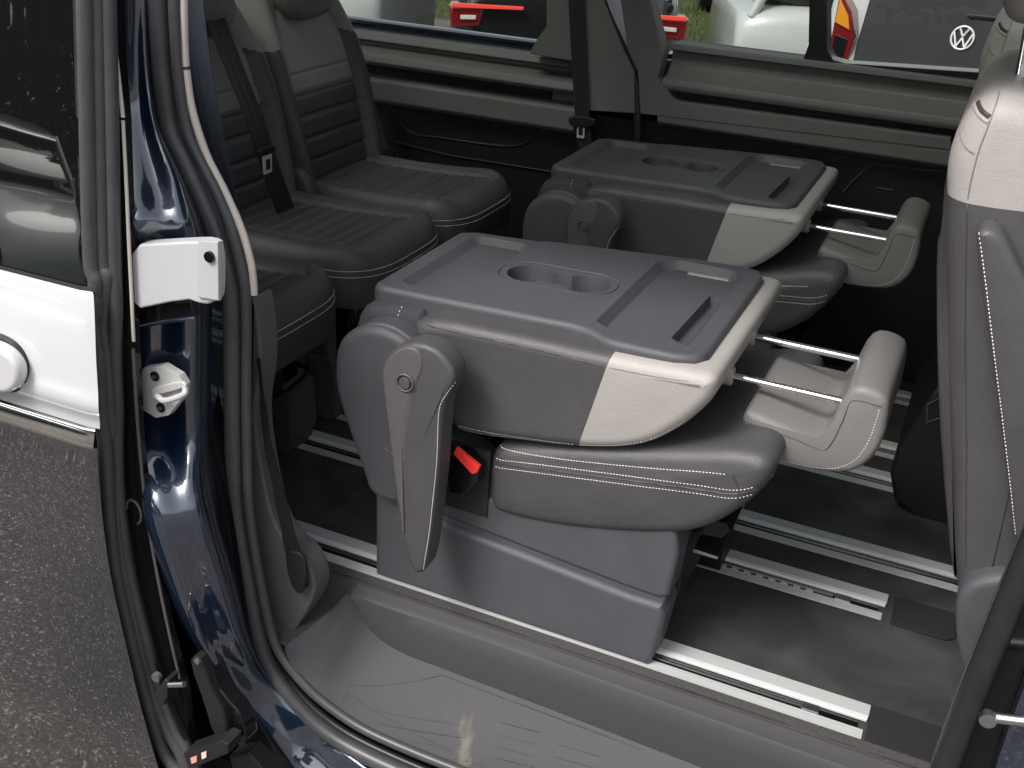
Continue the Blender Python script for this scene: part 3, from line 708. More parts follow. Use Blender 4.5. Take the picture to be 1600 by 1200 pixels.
# ================================================================== FOLDED SEATS
def folded_seat(label):
    root = thing('folded_seat', label, 'seat', (-.28, .22, 0), 'middle row seats folded into tables')
    # pedestal: near and far legs
    def leg(y0, y1, nm):
        up = pillow(nm, [(-.580, .004), (-.002, .004), (.008, .05), (.018, .22), (.012, .30), (.0, .315), (-.10, .318), (-.33, .30), (-.37, .33), (-.44, .37), (-.575, .375)], y0+.010, y1-.004, .008, plastic, root, ch=0, smooth=28)
        pillow('leg_skirt', [(-.582, .004), (.002, .003), (.010, .03), (.020, .125), (.010, .145), (-.05, .146), (-.41, .176), (-.57, .207), (-.582, .20)], y0-.002, y1, .013, plastic, up, ch=0, smooth=28)
        pillow('leg_upper_cover', [(-.574, .215), (-.41, .185), (-.05, .155), (.004, .153), (.020, .166), (.026, .26), (.016, .30), (.0, .322), (-.15, .305), (-.26, .285), (-.318, .262), (-.345, .262), (-.36, .30), (-.40, .345), (-.46, .38), (-.574, .38)], y0+.005, y1-.001, .012, plastic, up, ch=0, smooth=28)
        return up
    leg(0, .088, 'pedestal'); leg(.36, .448, 'pedestal')
    box('seat_underframe', (-.46, .10, .10), (.02, .35, .26), plastic_blk, root, r=.01)
    slab('cross_lever', [(.02, .235), (.075, .240), (.09, .262), (.08, .275), (.02, .27)], .12, .34, black_gloss, root, r=.003)
    slab('release_bar', [(.03, .20), (.075, .20), (.078, .206), (.03, .208)], .11, .35, steel, root, r=.001)
    box('rail_shoe', (-.02, .35, .008), (.045, .45, .10), plastic_blk, root, r=.006)
    # cushion
    cu = pillow('seat_cushion', [(-.338, .372), (-.345, .30), (-.338, .243), (-.31, .231), (-.17, .245), (.016, .293), (.085, .338), (.14, .41), (.163, .462), (.15, .492), (.10, .492), (0, .462), (-.15, .425), (-.30, .388)], -.006, .490, .030, leather, root, ch=2, seg=6, dome=(.006, .006), step=.012)
    sm1 = [(-.325, 0, .353), (-.25, 0, .367), (-.1, 0, .392), (.03, 0, .412), (.10, 0, .420), (.14, 0, .437)]
    stitches('cushion_stitching', [cu], [(a, b_, c_) for a, b_, c_ in sm1], (0, 1, 0), thread, cu)
    stitches('cushion_stitching', [cu], [(a, b_, c_-.016) for a, b_, c_ in sm1], (0, 1, 0), thread, cu)
    seam('cushion_seam', [cu], [(a, b_, c_-.008) for a, b_, c_ in sm1], (0, 1, 0), .0016, seam_shade, cu)
    stitches('cushion_stitching', [cu], [(-.325, 0, .372), (-.2, 0, .391), (-.05, 0, .419), (.045, 0, .440), (.095, 0, .449)], (0, 1, .12), thread, cu)
    # front wrap of the lower seam
    fr = [(.2, .03+k*.04, .444) for k in range(11)]
    stitches('cushion_stitching', [cu], fr, (-1, 0, 0), thread, cu)
    stitches('cushion_stitching', [cu], [(a, b_, c_-.016) for a, b_, c_ in fr], (-1, 0, 0), thread, cu)
    seam('cushion_crease', [cu], [(.098, 0, .449), (.112, 0, .42), (.112, 0, .37), (.098, 0, .345)], (0, 1, 0), .0012, seam_shade, cu)
    # backrest, folded down flat
    # shaped so that the side narrows to the tray
    pol = [(-.495, .60), (-.50, .55), (-.475, .47), (-.43, .402), (-.39, .388), (-.295, .402), (-.169, .420), (-.062, .452), (.000, .505), (.042, .562), (.050, .592), (.046, .612), (.02, .616), (-.12, .608), (-.3, .606)]
    bk_ = pillow('backrest', pol, -.014, .512, .024, leather, root, ch=2, seg=6, step=.012)
    cut = box('c', (-.7, .062, .535), (-.006, .440, .8), None)
    boolean(bk_, [cut]); sharpen(bk_); wn(bk_)
    lp = split(bk_, (-.149, 0, .52), (.97, 0, -.22), 'backrest_light_panel', leather_lt, root)
    both = [bk_, lp]
    stitches('backrest_stitching', [bk_], [(-.40, 0, .405), (-.33, 0, .409), (-.25, 0, .418), (-.175, 0, .4285)], (0, 1, 0), thread, bk_)
    stitches('backrest_stitching', [bk_], [(-.40, 0, .399), (-.33, 0, .402), (-.25, 0, .409), (-.175, 0, .419)], (0, 1, .3), thread, bk_)
    stitches('panel_stitching', [lp], [(-.168, 0, .430), (-.11, 0, .446), (-.06, 0, .467), (-.02, 0, .497), (.01, 0, .527)], (0, 1, 0), thread, lp)
    seam('backrest_seam', [bk_], [(-.47, 0, .585), (-.35, 0, .5875), (-.25, 0, .589), (-.14, 0, .588)], (0, 1, -.1), .0013, seam_shade, bk_)
    seam('panel_seam', [lp], [(-.128, 0, .588), (-.08, 0, .590), (-.03, 0, .593), (.005, 0, .597)], (0, 1, -.1), .0010, leather_mid, lp)
    seam('panel_seam', [lp], [(.2, .03+k*.03, .600) for k in range(16)], (-1, 0, 0), .0010, leather_mid, lp)
    # dark base part of the backrest
    bb = pillow('backrest_base', [(-.47, .592), (-.60, .588), (-.628, .570), (-.642, .52), (-.635, .45), (-.60, .41), (-.47, .395)], .018, .482, .022, suede, root, ch=1, seg=5)
    cut = box('c', (-.62, .075, .555), (-.4, .425, .8), None); boolean(bb, [cut]); sharpen(bb)
    stitches('base_stitching', [bb], [(-.545, 0, .600), (-.543, 0, .565), (-.532, 0, .53)], (0, 1, -.15), thread, bb)
    # table tray on the back
    z0 = .615
    tilt = lambda x, y, z: (x, y, z + .022*(x+.6))
    out = [(-.618, .066), (-.613, .053), (-.600, .046), (-.585, .043), (-.45, .044), (-.225, .048), (-.19, .040), (-.155, .018), (-.13, .012), (-.03, .010), (.005, .022), (.020, .048), (.020, .452), (.005, .488), (-.03, .498), (-.13, .496), (-.155, .490), (-.41, .452), (-.44, .440), (-.585, .425), (-.618, .405)]
    top = inset([Vector(p) for p in (out if area(out) > 0 else out[::-1])], .012)
    bot = [Vector(p) for p in (out if area(out) > 0 else out[::-1])]
    ni = len(top); nr = 7; V = [(p.x, p.y, .545) for p in bot]
    for q in range(nr):
        a_ = q/(nr-1)*math.pi/2
        V += [(p.x, p.y, .603+.012*math.sin(a_)) for p in inset(bot, .0005+.0115*(1-math.cos(a_)))]
    F = [tuple(range(ni))[::-1], tuple(range(nr*ni, (nr+1)*ni))]
    for k in range(nr):
        for j in range(ni): F.append((k*ni+j, k*ni+(j+1) % ni, (k+1)*ni+(j+1) % ni, (k+1)*ni+j))
    tray = mesh_obj('table_tray', V, F, plastic, root, 30)
    def rr(x0, x1, y0, y1, r, n=5):
        o = []
        for cx, cy, a0 in ((x1-r, y0+r, -90), (x1-r, y1-r, 0), (x0+r, y1-r, 90), (x0+r, y0+r, 180)):
            for k in range(n+1): a = rad(a0+90*k/n); o.append((cx+r*math.cos(a), cy+r*math.sin(a)))
        return o
    def cutter(poly, zb, draft=0.0):
        poly = [Vector(p) for p in poly]
        if area(poly) < 0: poly.reverse()
        lo = inset(poly, draft+.002); l2 = inset(poly, draft); n = len(poly); e_ = .0035
        L3 = [(lo, zb), (l2, zb+.002), (inset(poly, .0002), z0-e_), (inset(poly, -e_*.3), z0-e_*.3), (inset(poly, -e_), z0+.0003), (inset(poly, -e_*1.3), z0+.02)]
        V = [(p.x, p.y, z) for R_, z in L3 for p in R_]
        F = [tuple(range(n))[::-1], tuple(range(5*n, 6*n))]+[(q*n+j, q*n+(j+1) % n, (q+1)*n+(j+1) % n, (q+1)*n+j) for q in range(5) for j in range(n)]
        o = mesh_obj('c', V, F, None, None); o.location = root.location*-1; return o
    cuts = [cutter(rr(-.575, -.452, .082, .400, .02), z0-.014, .012)]
    rpoly = [(-.190, .085), (-.150, .058), (-.035, .045), (-.020, .060), (-.020, .425), (-.045, .458), (-.150, .465), (-.190, .43)]
    cuts.append(cutter(rpoly, z0-.018, .012))
    cuts.append(cutter([(-.066, .115), (-.024, .085), (-.024, .335), (-.060, .352)], z0-.038, .004))
    # two cups joined by a small round
    cp = []
    cx1, cx2, cy, R1, R2 = -.378, -.272, .250, .046, .031
    # union outline of three circles along x
    def circ(c0, r0, a0, a1, n): return [(c0[0]+r0*math.cos(rad(a0+(a1-a0)*k/n)), c0[1]+r0*math.sin(rad(a0+(a1-a0)*k/n))) for k in range(n+1)]
    cx1, cx2 = -.385, -.272
    d_ = (cx2-cx1)/2; xi = (R1*R1-R2*R2+d_*d_)/(2*d_); th = math.degrees(math.acos(xi/R1)); yh = math.sqrt(R1*R1-xi*xi)
    tb = math.degrees(math.asin(min(1, yh/R2)))
    cup_poly = circ((cx1, cy), R1, th, 360-th, 22) + circ(((cx1+cx2)/2, cy), R2, 180+tb, 360-tb, 8)[1:-1] + circ((cx2, cy), R1, -180+th, 180-th, 22) + circ(((cx1+cx2)/2, cy), R2, tb, 180-tb, 8)[1:-1]
    cuts.append(cutter(cup_poly, z0-.056, .003))
    cuts.append(cutter(rr(cx1-.060, cx2+.060, cy-.058, cy+.058, .052, 6), z0-.0022, .001))
    # cutters are in world numbers, tray mesh is offset by its parent
    for c_ in cuts: c_.location = (0, 0, 0)
    bpy.context.view_layer.update()
    boolean(tray, cuts)
    tray.data.transform(Matrix.Identity(4))
    for v_ in tray.data.vertices: v_.co.z += .022*((v_.co.x+root.location.x)+.6)
    sharpen(tray, 55); wn(tray)
    # recliner cover and armrest
    kn = pillow('recliner_cover', [(-.655, .465), (-.645, .522), (-.605, .558), (-.56, .570), (-.51, .562), (-.475, .53), (-.455, .48), (-.455, .38), (-.455, .22), (-.575, .20), (-.598, .27), (-.637, .37), (-.652, .42)], -.030, .02, .018, plastic, root, ch=2, seg=6, dome=(.004, 0), step=.012)
    pillow('recliner_ring', [(-.55+.090*math.cos(k*.2618), .484+.090*math.sin(k*.2618)) for k in range(24)], -.018, .034, .007, plastic, kn, ch=1)
    arm_poly = XZ([(597, 610), (594, 585), (601, 560), (620, 541), (655, 534), (690, 549), (712, 583), (708, 604), (695, 628), (690, 660), (687, 720), (681, 780), (674, 840), (666, 886), (658, 897), (645, 893), (634, 862), (622, 800), (609, 710)], -.112)
    ar = pillow('armrest', arm_poly, -.116, -.062, .010, leather, root, ch=1, seg=5, dome=(.004, .002), step=.010)
    stitches('armrest_stitching', [ar], [tuple(at(a, c_, 1, -.112)) for a, c_ in ((709, 600), (692, 625), (686, 650), (683, 720), (677, 780), (670, 840), (661, 892))], (-.15, 1, 0), thread, ar, pitch=.0046, ln=.0032, wd=.0011)
    ac = pillow('armrest_cover', XZ([(599, 605), (597, 583), (604, 562), (621, 546), (640, 541), (655, 548), (662, 572), (652, 600), (640, 650), (633, 720), (630, 790), (633, 845), (624, 800), (612, 710)], -.118), -.1195, -.09, .004, plastic_w, ar, ch=1, seg=3, dome=(.002, 0))
    c = at(633, 598, 1, -.122)
    tube('button_ring', [(c.x+.0155*math.cos(k*.3927), -.1225, c.z+.0155*math.sin(k*.3927)) for k in range(16)], .0022, plastic_w, ar, closed=True, n=6)
    disc('armrest_button', (c.x, -.1265, c.z), 'y', .0105, .01, plastic, ar, bev=.002)
    tube('cover_seam', A3([(601, 700), (617, 712), (633, 722)], -.1205), .0008, seam_shade, ar, n=5)
    # belt buckle
    bu = pillow('belt_buckle', XZ([(705, 742), (716, 700), (735, 704), (754, 726), (752, 748), (728, 770), (708, 764)], -.02), -.035, -.005, .004, black_gloss, root, ch=0)
    slab('buckle_button', XZ([(709, 708), (714, 699), (750, 729), (746, 738), (738, 740)], -.037), -.040, -.030, red_pl, bu, r=.0015)
    box('buckle_strap', (-.44, .0, .22), (-.34, .012, .36), web, bu, r=.002)
    # headrest
    hp = XZ([(1158, 655), (1166, 640), (1182, 645), (1240, 672), (1278, 690), (1290, 682), (1304, 648), (1324, 610), (1346, 602), (1382, 616), (1390, 634), (1380, 692), (1356, 726), (1322, 741), (1275, 736), (1215, 722), (1172, 698), (1160, 680)], .11)
    hr = pillow('headrest', hp, .105, .385, .014, leather_mid, root, ch=1, seg=5, dome=(.006, .004), step=.008)
    zc = [p for p in XZ([(1162, 692), (1200, 713), (1250, 728), (1300, 733), (1335, 720), (1357, 690), (1370, 655), (1375, 636)], .11)]
    stitches('headrest_stitching', [hr], [(x-.0, 0, z+.004) for x, z in zc], (0, 1, 0), thread, hr, pitch=.0046, ln=.0030, wd=.0010)
    sc_ = [p for p in XZ([(1162, 658), (1190, 664), (1240, 681), (1284, 698), (1300, 690), (1318, 655), (1334, 624), (1378, 634)], .11)]
    seam('headrest_seam', [hr], [(x, 0, z) for x, z in sc_], (0, 1, 0), .0012, leather, hr)
    for y, a, c_ in ((.175, (1118, 584), (1332, 628)), (.335, (1158, 522), (1346, 562))):
        p, q = at(*a, 1, y), at(*c_, 1, y); z_ = (p.z+q.z)/2
        po = tube('headrest_post', [(p.x-.04, y, z_), (q.x+.02, y, z_)], .0068, chrome, hr, n=16)
        pillow('post_sleeve', [(y+.015*math.cos(k*.3927), z_+.018*math.sin(k*.3927)) for k in range(16)], .015, .041, .004, leather_lt, root, xmap, ch=0)
    return root
seat1 = folded_seat('nearest folded seat whose backrest forms a grey table, beside the entrance step')
seat2 = copy_tree(seat1); seat2.location.y += .96; seat2.location.x -= .045
seat2['label'] = 'farther folded seat with table tray, against the dark far side of the cabin'

# ================================================================== REAR BENCH OF THREE SINGLE SEATS
def softgrid(name, nu, nv, fn, mats, mfn, parent, thick):
    """closed upholstery block: front surface fn(u,v)->(point), back offset by thick vector"""
    V = []; F = []; fm = []
    for i in range(nu+1):
        for j in range(nv+1): V.append(fn(i/nu, j/nv, 0))
    o = len(V)
    for i in range(nu+1):
        for j in range(nv+1): V.append(fn(i/nu, j/nv, 1))
    w_ = nv+1
    for i in range(nu):
        for j in range(nv):
            F.append((i*w_+j, (i+1)*w_+j, (i+1)*w_+j+1, i*w_+j+1)); fm.append(mfn((i+.5)/nu, (j+.5)/nv))
            F.append((o+i*w_+j, o+i*w_+j+1, o+(i+1)*w_+j+1, o+(i+1)*w_+j)); fm.append(0)
    for i in range(nu):
        for j, s in ((0, 1), (nv, -1)):
            a, b_ = i*w_+j, (i+1)*w_+j
            F.append((a, o+a, o+b_, b_) if s > 0 else (a, b_, o+b_, o+a)); fm.append(mfn((i+.5)/nu, .001 if j == 0 else .999))
    for j in range(nv):
        for i, s in ((0, -1), (nu, 1)):
            a, b_ = i*w_+j, i*w_+j+1
            F.append((a, b_, o+b_, o+a) if s > 0 else (a, o+a, o+b_, b_)); fm.append(mfn(.001 if i == 0 else .999, (j+.5)/nv))
    return mesh_obj(name, V, F, None, parent, 50, mats=mats, fm=fm)
def rnd(t, e=.10, p=2.2):
    """1 in the middle, falls to 0 at both ends with a rounded shoulder"""
    d = min(t, 1-t)/e
    return 1 if d >= 1 else (1-(1-d)**p)**(1/p)
def rear_seat(label, yc):
    y0, y1 = yc-.222, yc+.222
    root = thing('rear_seat', label, 'seat', (-1.16, yc, 0), 'rear bench seats')
    x0, x1 = -1.42, -.885; ztop = .452
    def cf(u, v, back):
        # u from back (0) to front (1), v across
        su = 1 - (1-rnd(.5+u*.5, .13))*1.0
        hw = .222*(.93+.07*math.sin(min(1, u*1.3)*math.pi*.5))
        # rounded plan at the front corners
        cu = max(0, (u-.80)/.20); 
        x = x0+(x1-x0)*u
        x -= .055*abs(2*v-1)**4*(u**3)
        yy = yc + (2*v-1)*hw*(1-.10*cu**2)
        if back: return (min(x, x1-.02), yc+(2*v-1)*hw*.93*(1-.08*cu**2), .325-.018*(1-u) + .03*cu**2*0)
        ev = rnd(v, .10); eu = rnd(.5+u*.5, .09)
        z = ztop+.022*u-.075*(1-ev)-.085*(1-eu)
        a = abs(2*v-1)
        z += .010*math.exp(-((a-.82)/.12)**2)*(1-cu)            # side bolsters
        z -= .012*math.exp(-((a-.62)/.035)**2)*(1 if u < .86 else 0)
        if a < .62 and u < .80:
            q = (u*(x1-x0))/.046; z -= .0065*math.exp(-(((q-round(q))*.046)/.0045)**2)
        z -= .012*math.sin(u*math.pi)
        return (x, yy, z)
    cu = softgrid('seat_cushion', 100, 60, cf, [leather], lambda u, v: 0, root, .1)
    for dz in (.0, -.015):
        P = [(-1.36+k*.05, y0-.05, .405+.002*k+dz) for k in range(7)]+[(-1.02, y0-.045, .420+dz), (-.94, y0-.035, .422+dz), (-.87, y0-.01, .423+dz), (-.845, y0+.06, .423+dz)]+[(-.84, y0+.12+k*.05, .423+dz) for k in range(5)]+[(-.845, y1-.04, .423+dz), (-.87, y1+.02, .423+dz)]
        stitches('cushion_stitching', [cu], P, ('to', -1.10, yc), thread, cu, pitch=.006, ln=.0042, wd=.0012)
    # backrest, w up, v across
    def bf(u, v, back):
        H = .74; wv = [.86, .95, 1.0, 1.04, 1.06, 1.03, .92, .78]
        k = u*7; i = min(6, int(k)); f = k-i; hw = .222*(wv[i]*(1-f)+wv[i+1]*f)
        z = .30+H*u*.96; x = -1.375-.075*u-.12*u*u
        a = abs(2*v-1)
        y = yc+(2*v-1)*hw
        if back: return (x-.11, yc+(2*v-1)*hw*.95, z-.02)
        d = 0
        d -= .055*(1-rnd(v, .09)); d -= .06*(1-rnd(u, .05))
        d += .030*math.exp(-((a-.86)/.14)**2)*(1 if u > .10 else u/.10)*(1-max(0, (u-.7)/.3))
        sa = .70-.28*max(0, (u-.72)/.28)
        d -= .014*math.exp(-((a-sa)/.035)**2)
        if a < sa and .12 < u < .62:
            q = (u-.12)/.0835; d -= .009*math.exp(-(((q-round(q))*.062)/.005)**2)
        return (x+d, y, z)
    def bm_(u, v):
        a = abs(2*v-1)
        if a < .70: return 1 if u > .535 else 0
        return 1 if u > .74-.1*(a-.7) else 0
    bkr = softgrid('backrest', 140, 64, bf, [leather, leather_rear], bm_, root, .1)
    # headrest
    hd = pillow('headrest', [(yc-.105, .885), (yc-.125, .94), (yc-.12, 1.06), (yc+.12, 1.06), (yc+.125, .94), (yc+.105, .885), (yc+.06, .868), (yc-.06, .868)], -1.60, -1.475, .035, leather_mid, root, xmap, ch=2, seg=6, dome=(0, .012), step=.015)
    for s in (-1, 1): tube('headrest_post', [(-1.58, yc+s*.07, .85), (-1.56, yc+s*.07, 1.0)], .007, chrome, hd)
    # under the cushion
    box('seat_underframe', (-1.40, y0+.05, .16), (-1.02, y1-.05, .33), plastic_blk, root, r=.01)
    for s in (-1, 1):
        ya = yc+s*.150
        l_ = slab('pedestal', [(-1.42, .004), (-1.025, .004), (-1.005, .07), (-1.01, .17), (-1.02, .19), (-1.02, .31), (-1.42, .31)], ya-.05, ya+.05, plastic, root, r=.008)
        slab('leg_skirt', [(-1.43, .004), (-1.012, .004), (-.995, .06), (-1.0, .165), (-1.015, .18), (-1.43, .18)], ya-.056, ya+.056, plastic, l_, r=.008)
    tube('release_handle', crom([(-1.0, y0+.10, .24), (-.955, y0+.11, .235), (-.948, yc, .225), (-.955, y1-.11, .235), (-1.0, y1-.10, .24)], 5), .006, black_gloss, root, n=8)
    # recliner knuckle with a folded armrest stub at the near side
    pillow('recliner_cover', [(-1.40+.062*math.cos(k*.2618), .42+.085*math.sin(k*.2618)) for k in range(24)], y0-.028, y0+.01, .012, plastic, root, ch=1, dome=(.003, 0))
    # buckle on the near side
    c = at(492, 334, 1, .93)+Vector((0, 0, .03))
    b_ = slab('belt_buckle', [(c.x-.045, c.z-.06), (c.x+.01, c.z-.05), (c.x+.022, c.z-.004), (c.x+.004, c.z+.012), (c.x-.03, c.z)], y0-.034, y0-.012, plastic_blk, root, r=.003)
    slab('buckle_button', [(c.x-.022, c.z+.006), (c.x+.014, c.z-.020), (c.x+.022, c.z-.008), (c.x-.014, c.z+.018)], y0-.036, y0-.010, red_pl, b_, r=.002)
    return root
rs = rear_seat('middle rear seat with ribbed charcoal cushion between the two other rear seats', .71)
r1 = copy_tree(rs); r1.location.y = .215; r1['label'] = 'nearest rear seat, its cushion half hidden by the door pillar'
r3 = copy_tree(rs); r3.location.y = 1.175; r3['label'] = 'rear seat farthest in, beside the far side window and its belt'
# belt across the middle seat's shoulder, and the belt at the far wall
m1 = ribbon('hanging_belt', crom([at(318, -40, 0, -1.50), at(330, 10, 0, -1.49), at(362, 95, 0, -1.40), at(392, 170, 0, -1.34), at(413, 232, 0, -1.31), at(432, 290, 0, -1.30), at(455, 350, 0, -1.30)], 5), .068, .002, web, van, (0, 1, 0))
c = at(412, 236, 0, -1.30); pillow('belt_stopper', [(c.y-.036, c.z+.012), (c.y-.034, c.z-.010), (c.y+.036, c.z-.008), (c.y+.034, c.z+.014)], -1.305, -1.285, .005, plastic_blk, m1, xmap, ch=1)
c = at(418, 256, 0, -1.285)
slab('belt_tongue', [(c.y-.019, c.z+.022), (c.y+.019, c.z+.022), (c.y+.016, c.z-.024), (c.y-.016, c.z-.024)], -1.288, -1.284, trim_beige, m1, xmap, r=.0006)
slab('tongue_slot', [(c.y-.008, c.z+.012), (c.y+.008, c.z+.012), (c.y+.008, c.z-.014), (c.y-.008, c.z-.014)], -1.2838, -1.282, plastic_blk, m1, xmap, r=.0003)
f1 = ribbon('wall_seat_belt', crom([at(578, 170, 1, 1.53), at(598, 238, 1, 1.52), at(614, 296, 1, 1.50), at(626, 335, 1, 1.48)], 5), .050, .002, web_blue, van, (1, 0, 0))
pillow('belt_stopper', XZ([(585, 234), (616, 238), (616, 247), (586, 244)], 1.50), 1.495, 1.515, .003, plastic_blk, f1, ch=1)

# ================================================================== FRONT SEATS
def front_seat(label):
    root = thing('front_seat', label, 'seat', (.6, .25, 0), 'front seats seen from behind')
    L_ = [(1600, 78), (1560, 66), (1535, 80), (1510, 120), (1492, 190), (1482, 250), (1478, 300), (1476, 360), (1478, 450), (1481, 600), (1486, 760), (1492, 905), (1500, 950)]
    poly = [(.41, 1.09), (.365, 1.098), (.335, 1.088), (.316, 1.06), (.308, 1.02), (.309, .985)]+XZ(L_[6:], .02)+[(.62, .28), (.66, .5), (.58, .8), (.52, 1.0), (.46, 1.08)]
    bk_ = pillow('backrest', poly, 0, .49, .045, leather, root, ch=1, seg=7, dome=(.008, .008), step=.014)
    up = split(bk_, (0, 0, .930), (-.05, -.10, 1), 'backrest_light_panel', leather_lt, root)
    s1_ = XZ([(1560, 92), (1563, 120), (1560, 150), (1547, 190), (1530, 235), (1518, 280), (1512, 312)], 0)
    seam('panel_seam', [up], [(x, 0, z) for x, z in s1_], (0, 1, 0), .0013, leather_mid, up)
    s2_ = XZ([(1512, 312), (1509, 420), (1508, 560), (1510, 720), (1508, 890)], 0)
    seam('backrest_seam', [bk_], [(x, 0, z) for x, z in s2_], (0, 1, 0), .0013, seam_shade, bk_)
    # pocket lip
    lipx = XZ([(1516, 120), (1513, 140), (1516, 160), (1526, 180), (1543, 192)], 0)
    inx = XZ([(1522, 124), (1519, 142), (1523, 160), (1532, 175), (1546, 184)], 0)
    seam('pocket_shade', [up], [(x, 0, z) for x, z in inx], (0, 1, 0), .0045, seam_shade, up, sink=.5)  # dark tube beside the lip draws the shade inside the pocket
    seam('pocket_lip', [up], [(x, 0, z) for x, z in lipx], (0, 1, 0), .0035, leather_lt, up, sink=.3)
    seam('pocket_fold', [up], [(x, 0, z) for x, z in XZ([(1497, 212), (1503, 226), (1512, 236), (1522, 241)], 0)], (0, 1, 0), .0016, leather_mid, up, sink=.4)
    # armrest folded up along the near side
    ap = XZ([(1524, 372), (1529, 360), (1545, 356), (1563, 362), (1580, 390), (1640, 520), (1690, 740), (1700, 900), (1640, 905), (1590, 862), (1578, 780), (1560, 640), (1540, 500)], -.055)
    ar = pillow('armrest', ap, -.060, .0, .012, leather, root, ch=1, seg=5, dome=(.003, 0), step=.012)
    stitches('armrest_stitching', [ar], [tuple(at(a, c_, 1, -.058)) for a, c_ in ((1530, 366), (1540, 440), (1552, 540), (1566, 650), (1580, 770), (1589, 855))], (0, 1, 0), thread, ar)
    pillow('inner_armrest', XZ([(1477, 272), (1485, 268), (1500, 300), (1500, 905), (1488, 900), (1470, 700), (1464, 560), (1463, 380), (1470, 366)], .50), .495, .55, .008, new_mat('armrest grey', (.14, .13, .125), .5), root, ch=1)
    kn = pillow('recliner_cover', XZ([(1491, 960), (1497, 925), (1520, 906), (1560, 898), (1640, 900), (1760, 960), (1800, 1100), (1640, 1140), (1530, 1085), (1508, 1060), (1495, 1010)], -.03), -.035, .03, .016, plastic, root, ch=2, seg=5, dome=(.004, 0))
    # headrest and posts
    pillow('headrest', [(.325, 1.19), (.325, 1.25), (.345, 1.37), (.42, 1.40), (.46, 1.35), (.45, 1.21), (.42, 1.175), (.35, 1.165)], .10, .39, .035, leather_mid, root, ch=2, seg=6, step=.02)
    for y in (.17, .32): tube('headrest_post', [(.375, y, 1.06), (.365, y, 1.22)], .0075, chrome, root, n=14)
    # cushion and base
    pillow('seat_cushion', [(.50, .24), (.56, .36), (.95, .44), (1.06, .42), (1.07, .36), (1.0, .28), (.6, .2)], .01, .48, .03, leather, root, ch=2)
    box('seat_base', (.56, .06, -.0), (.98, .44, .24), plastic_blk, root, r=.02)
    return root
fs1 = front_seat('large front seat at the right edge with taupe upper back and stitched armrest')
fs2 = copy_tree(fs1); fs2.location.y += .93; fs2.location.x -= .01; fs2['label'] = 'front seat farther in, mostly hidden behind the large near front seat'
# dark base between the front seats
con = pillow('centre_console', [(p.x, p.z) for p in A3([(1470, 588), (1445, 622), (1408, 680), (1394, 725), (1400, 765), (1440, 800), (1560, 860), (1620, 700), (1560, 590)], .85)], .80, 1.25, .012, plastic_blk, None, ch=0)
tube('pocket_frame', A3([(1449, 632), (1476, 618), (1476, 650), (1448, 660), (1449, 632)], .796), .0022, plastic_w, con, n=6)
tag(con, 'black plastic console between the front seats, rising from the carpet', 'console')

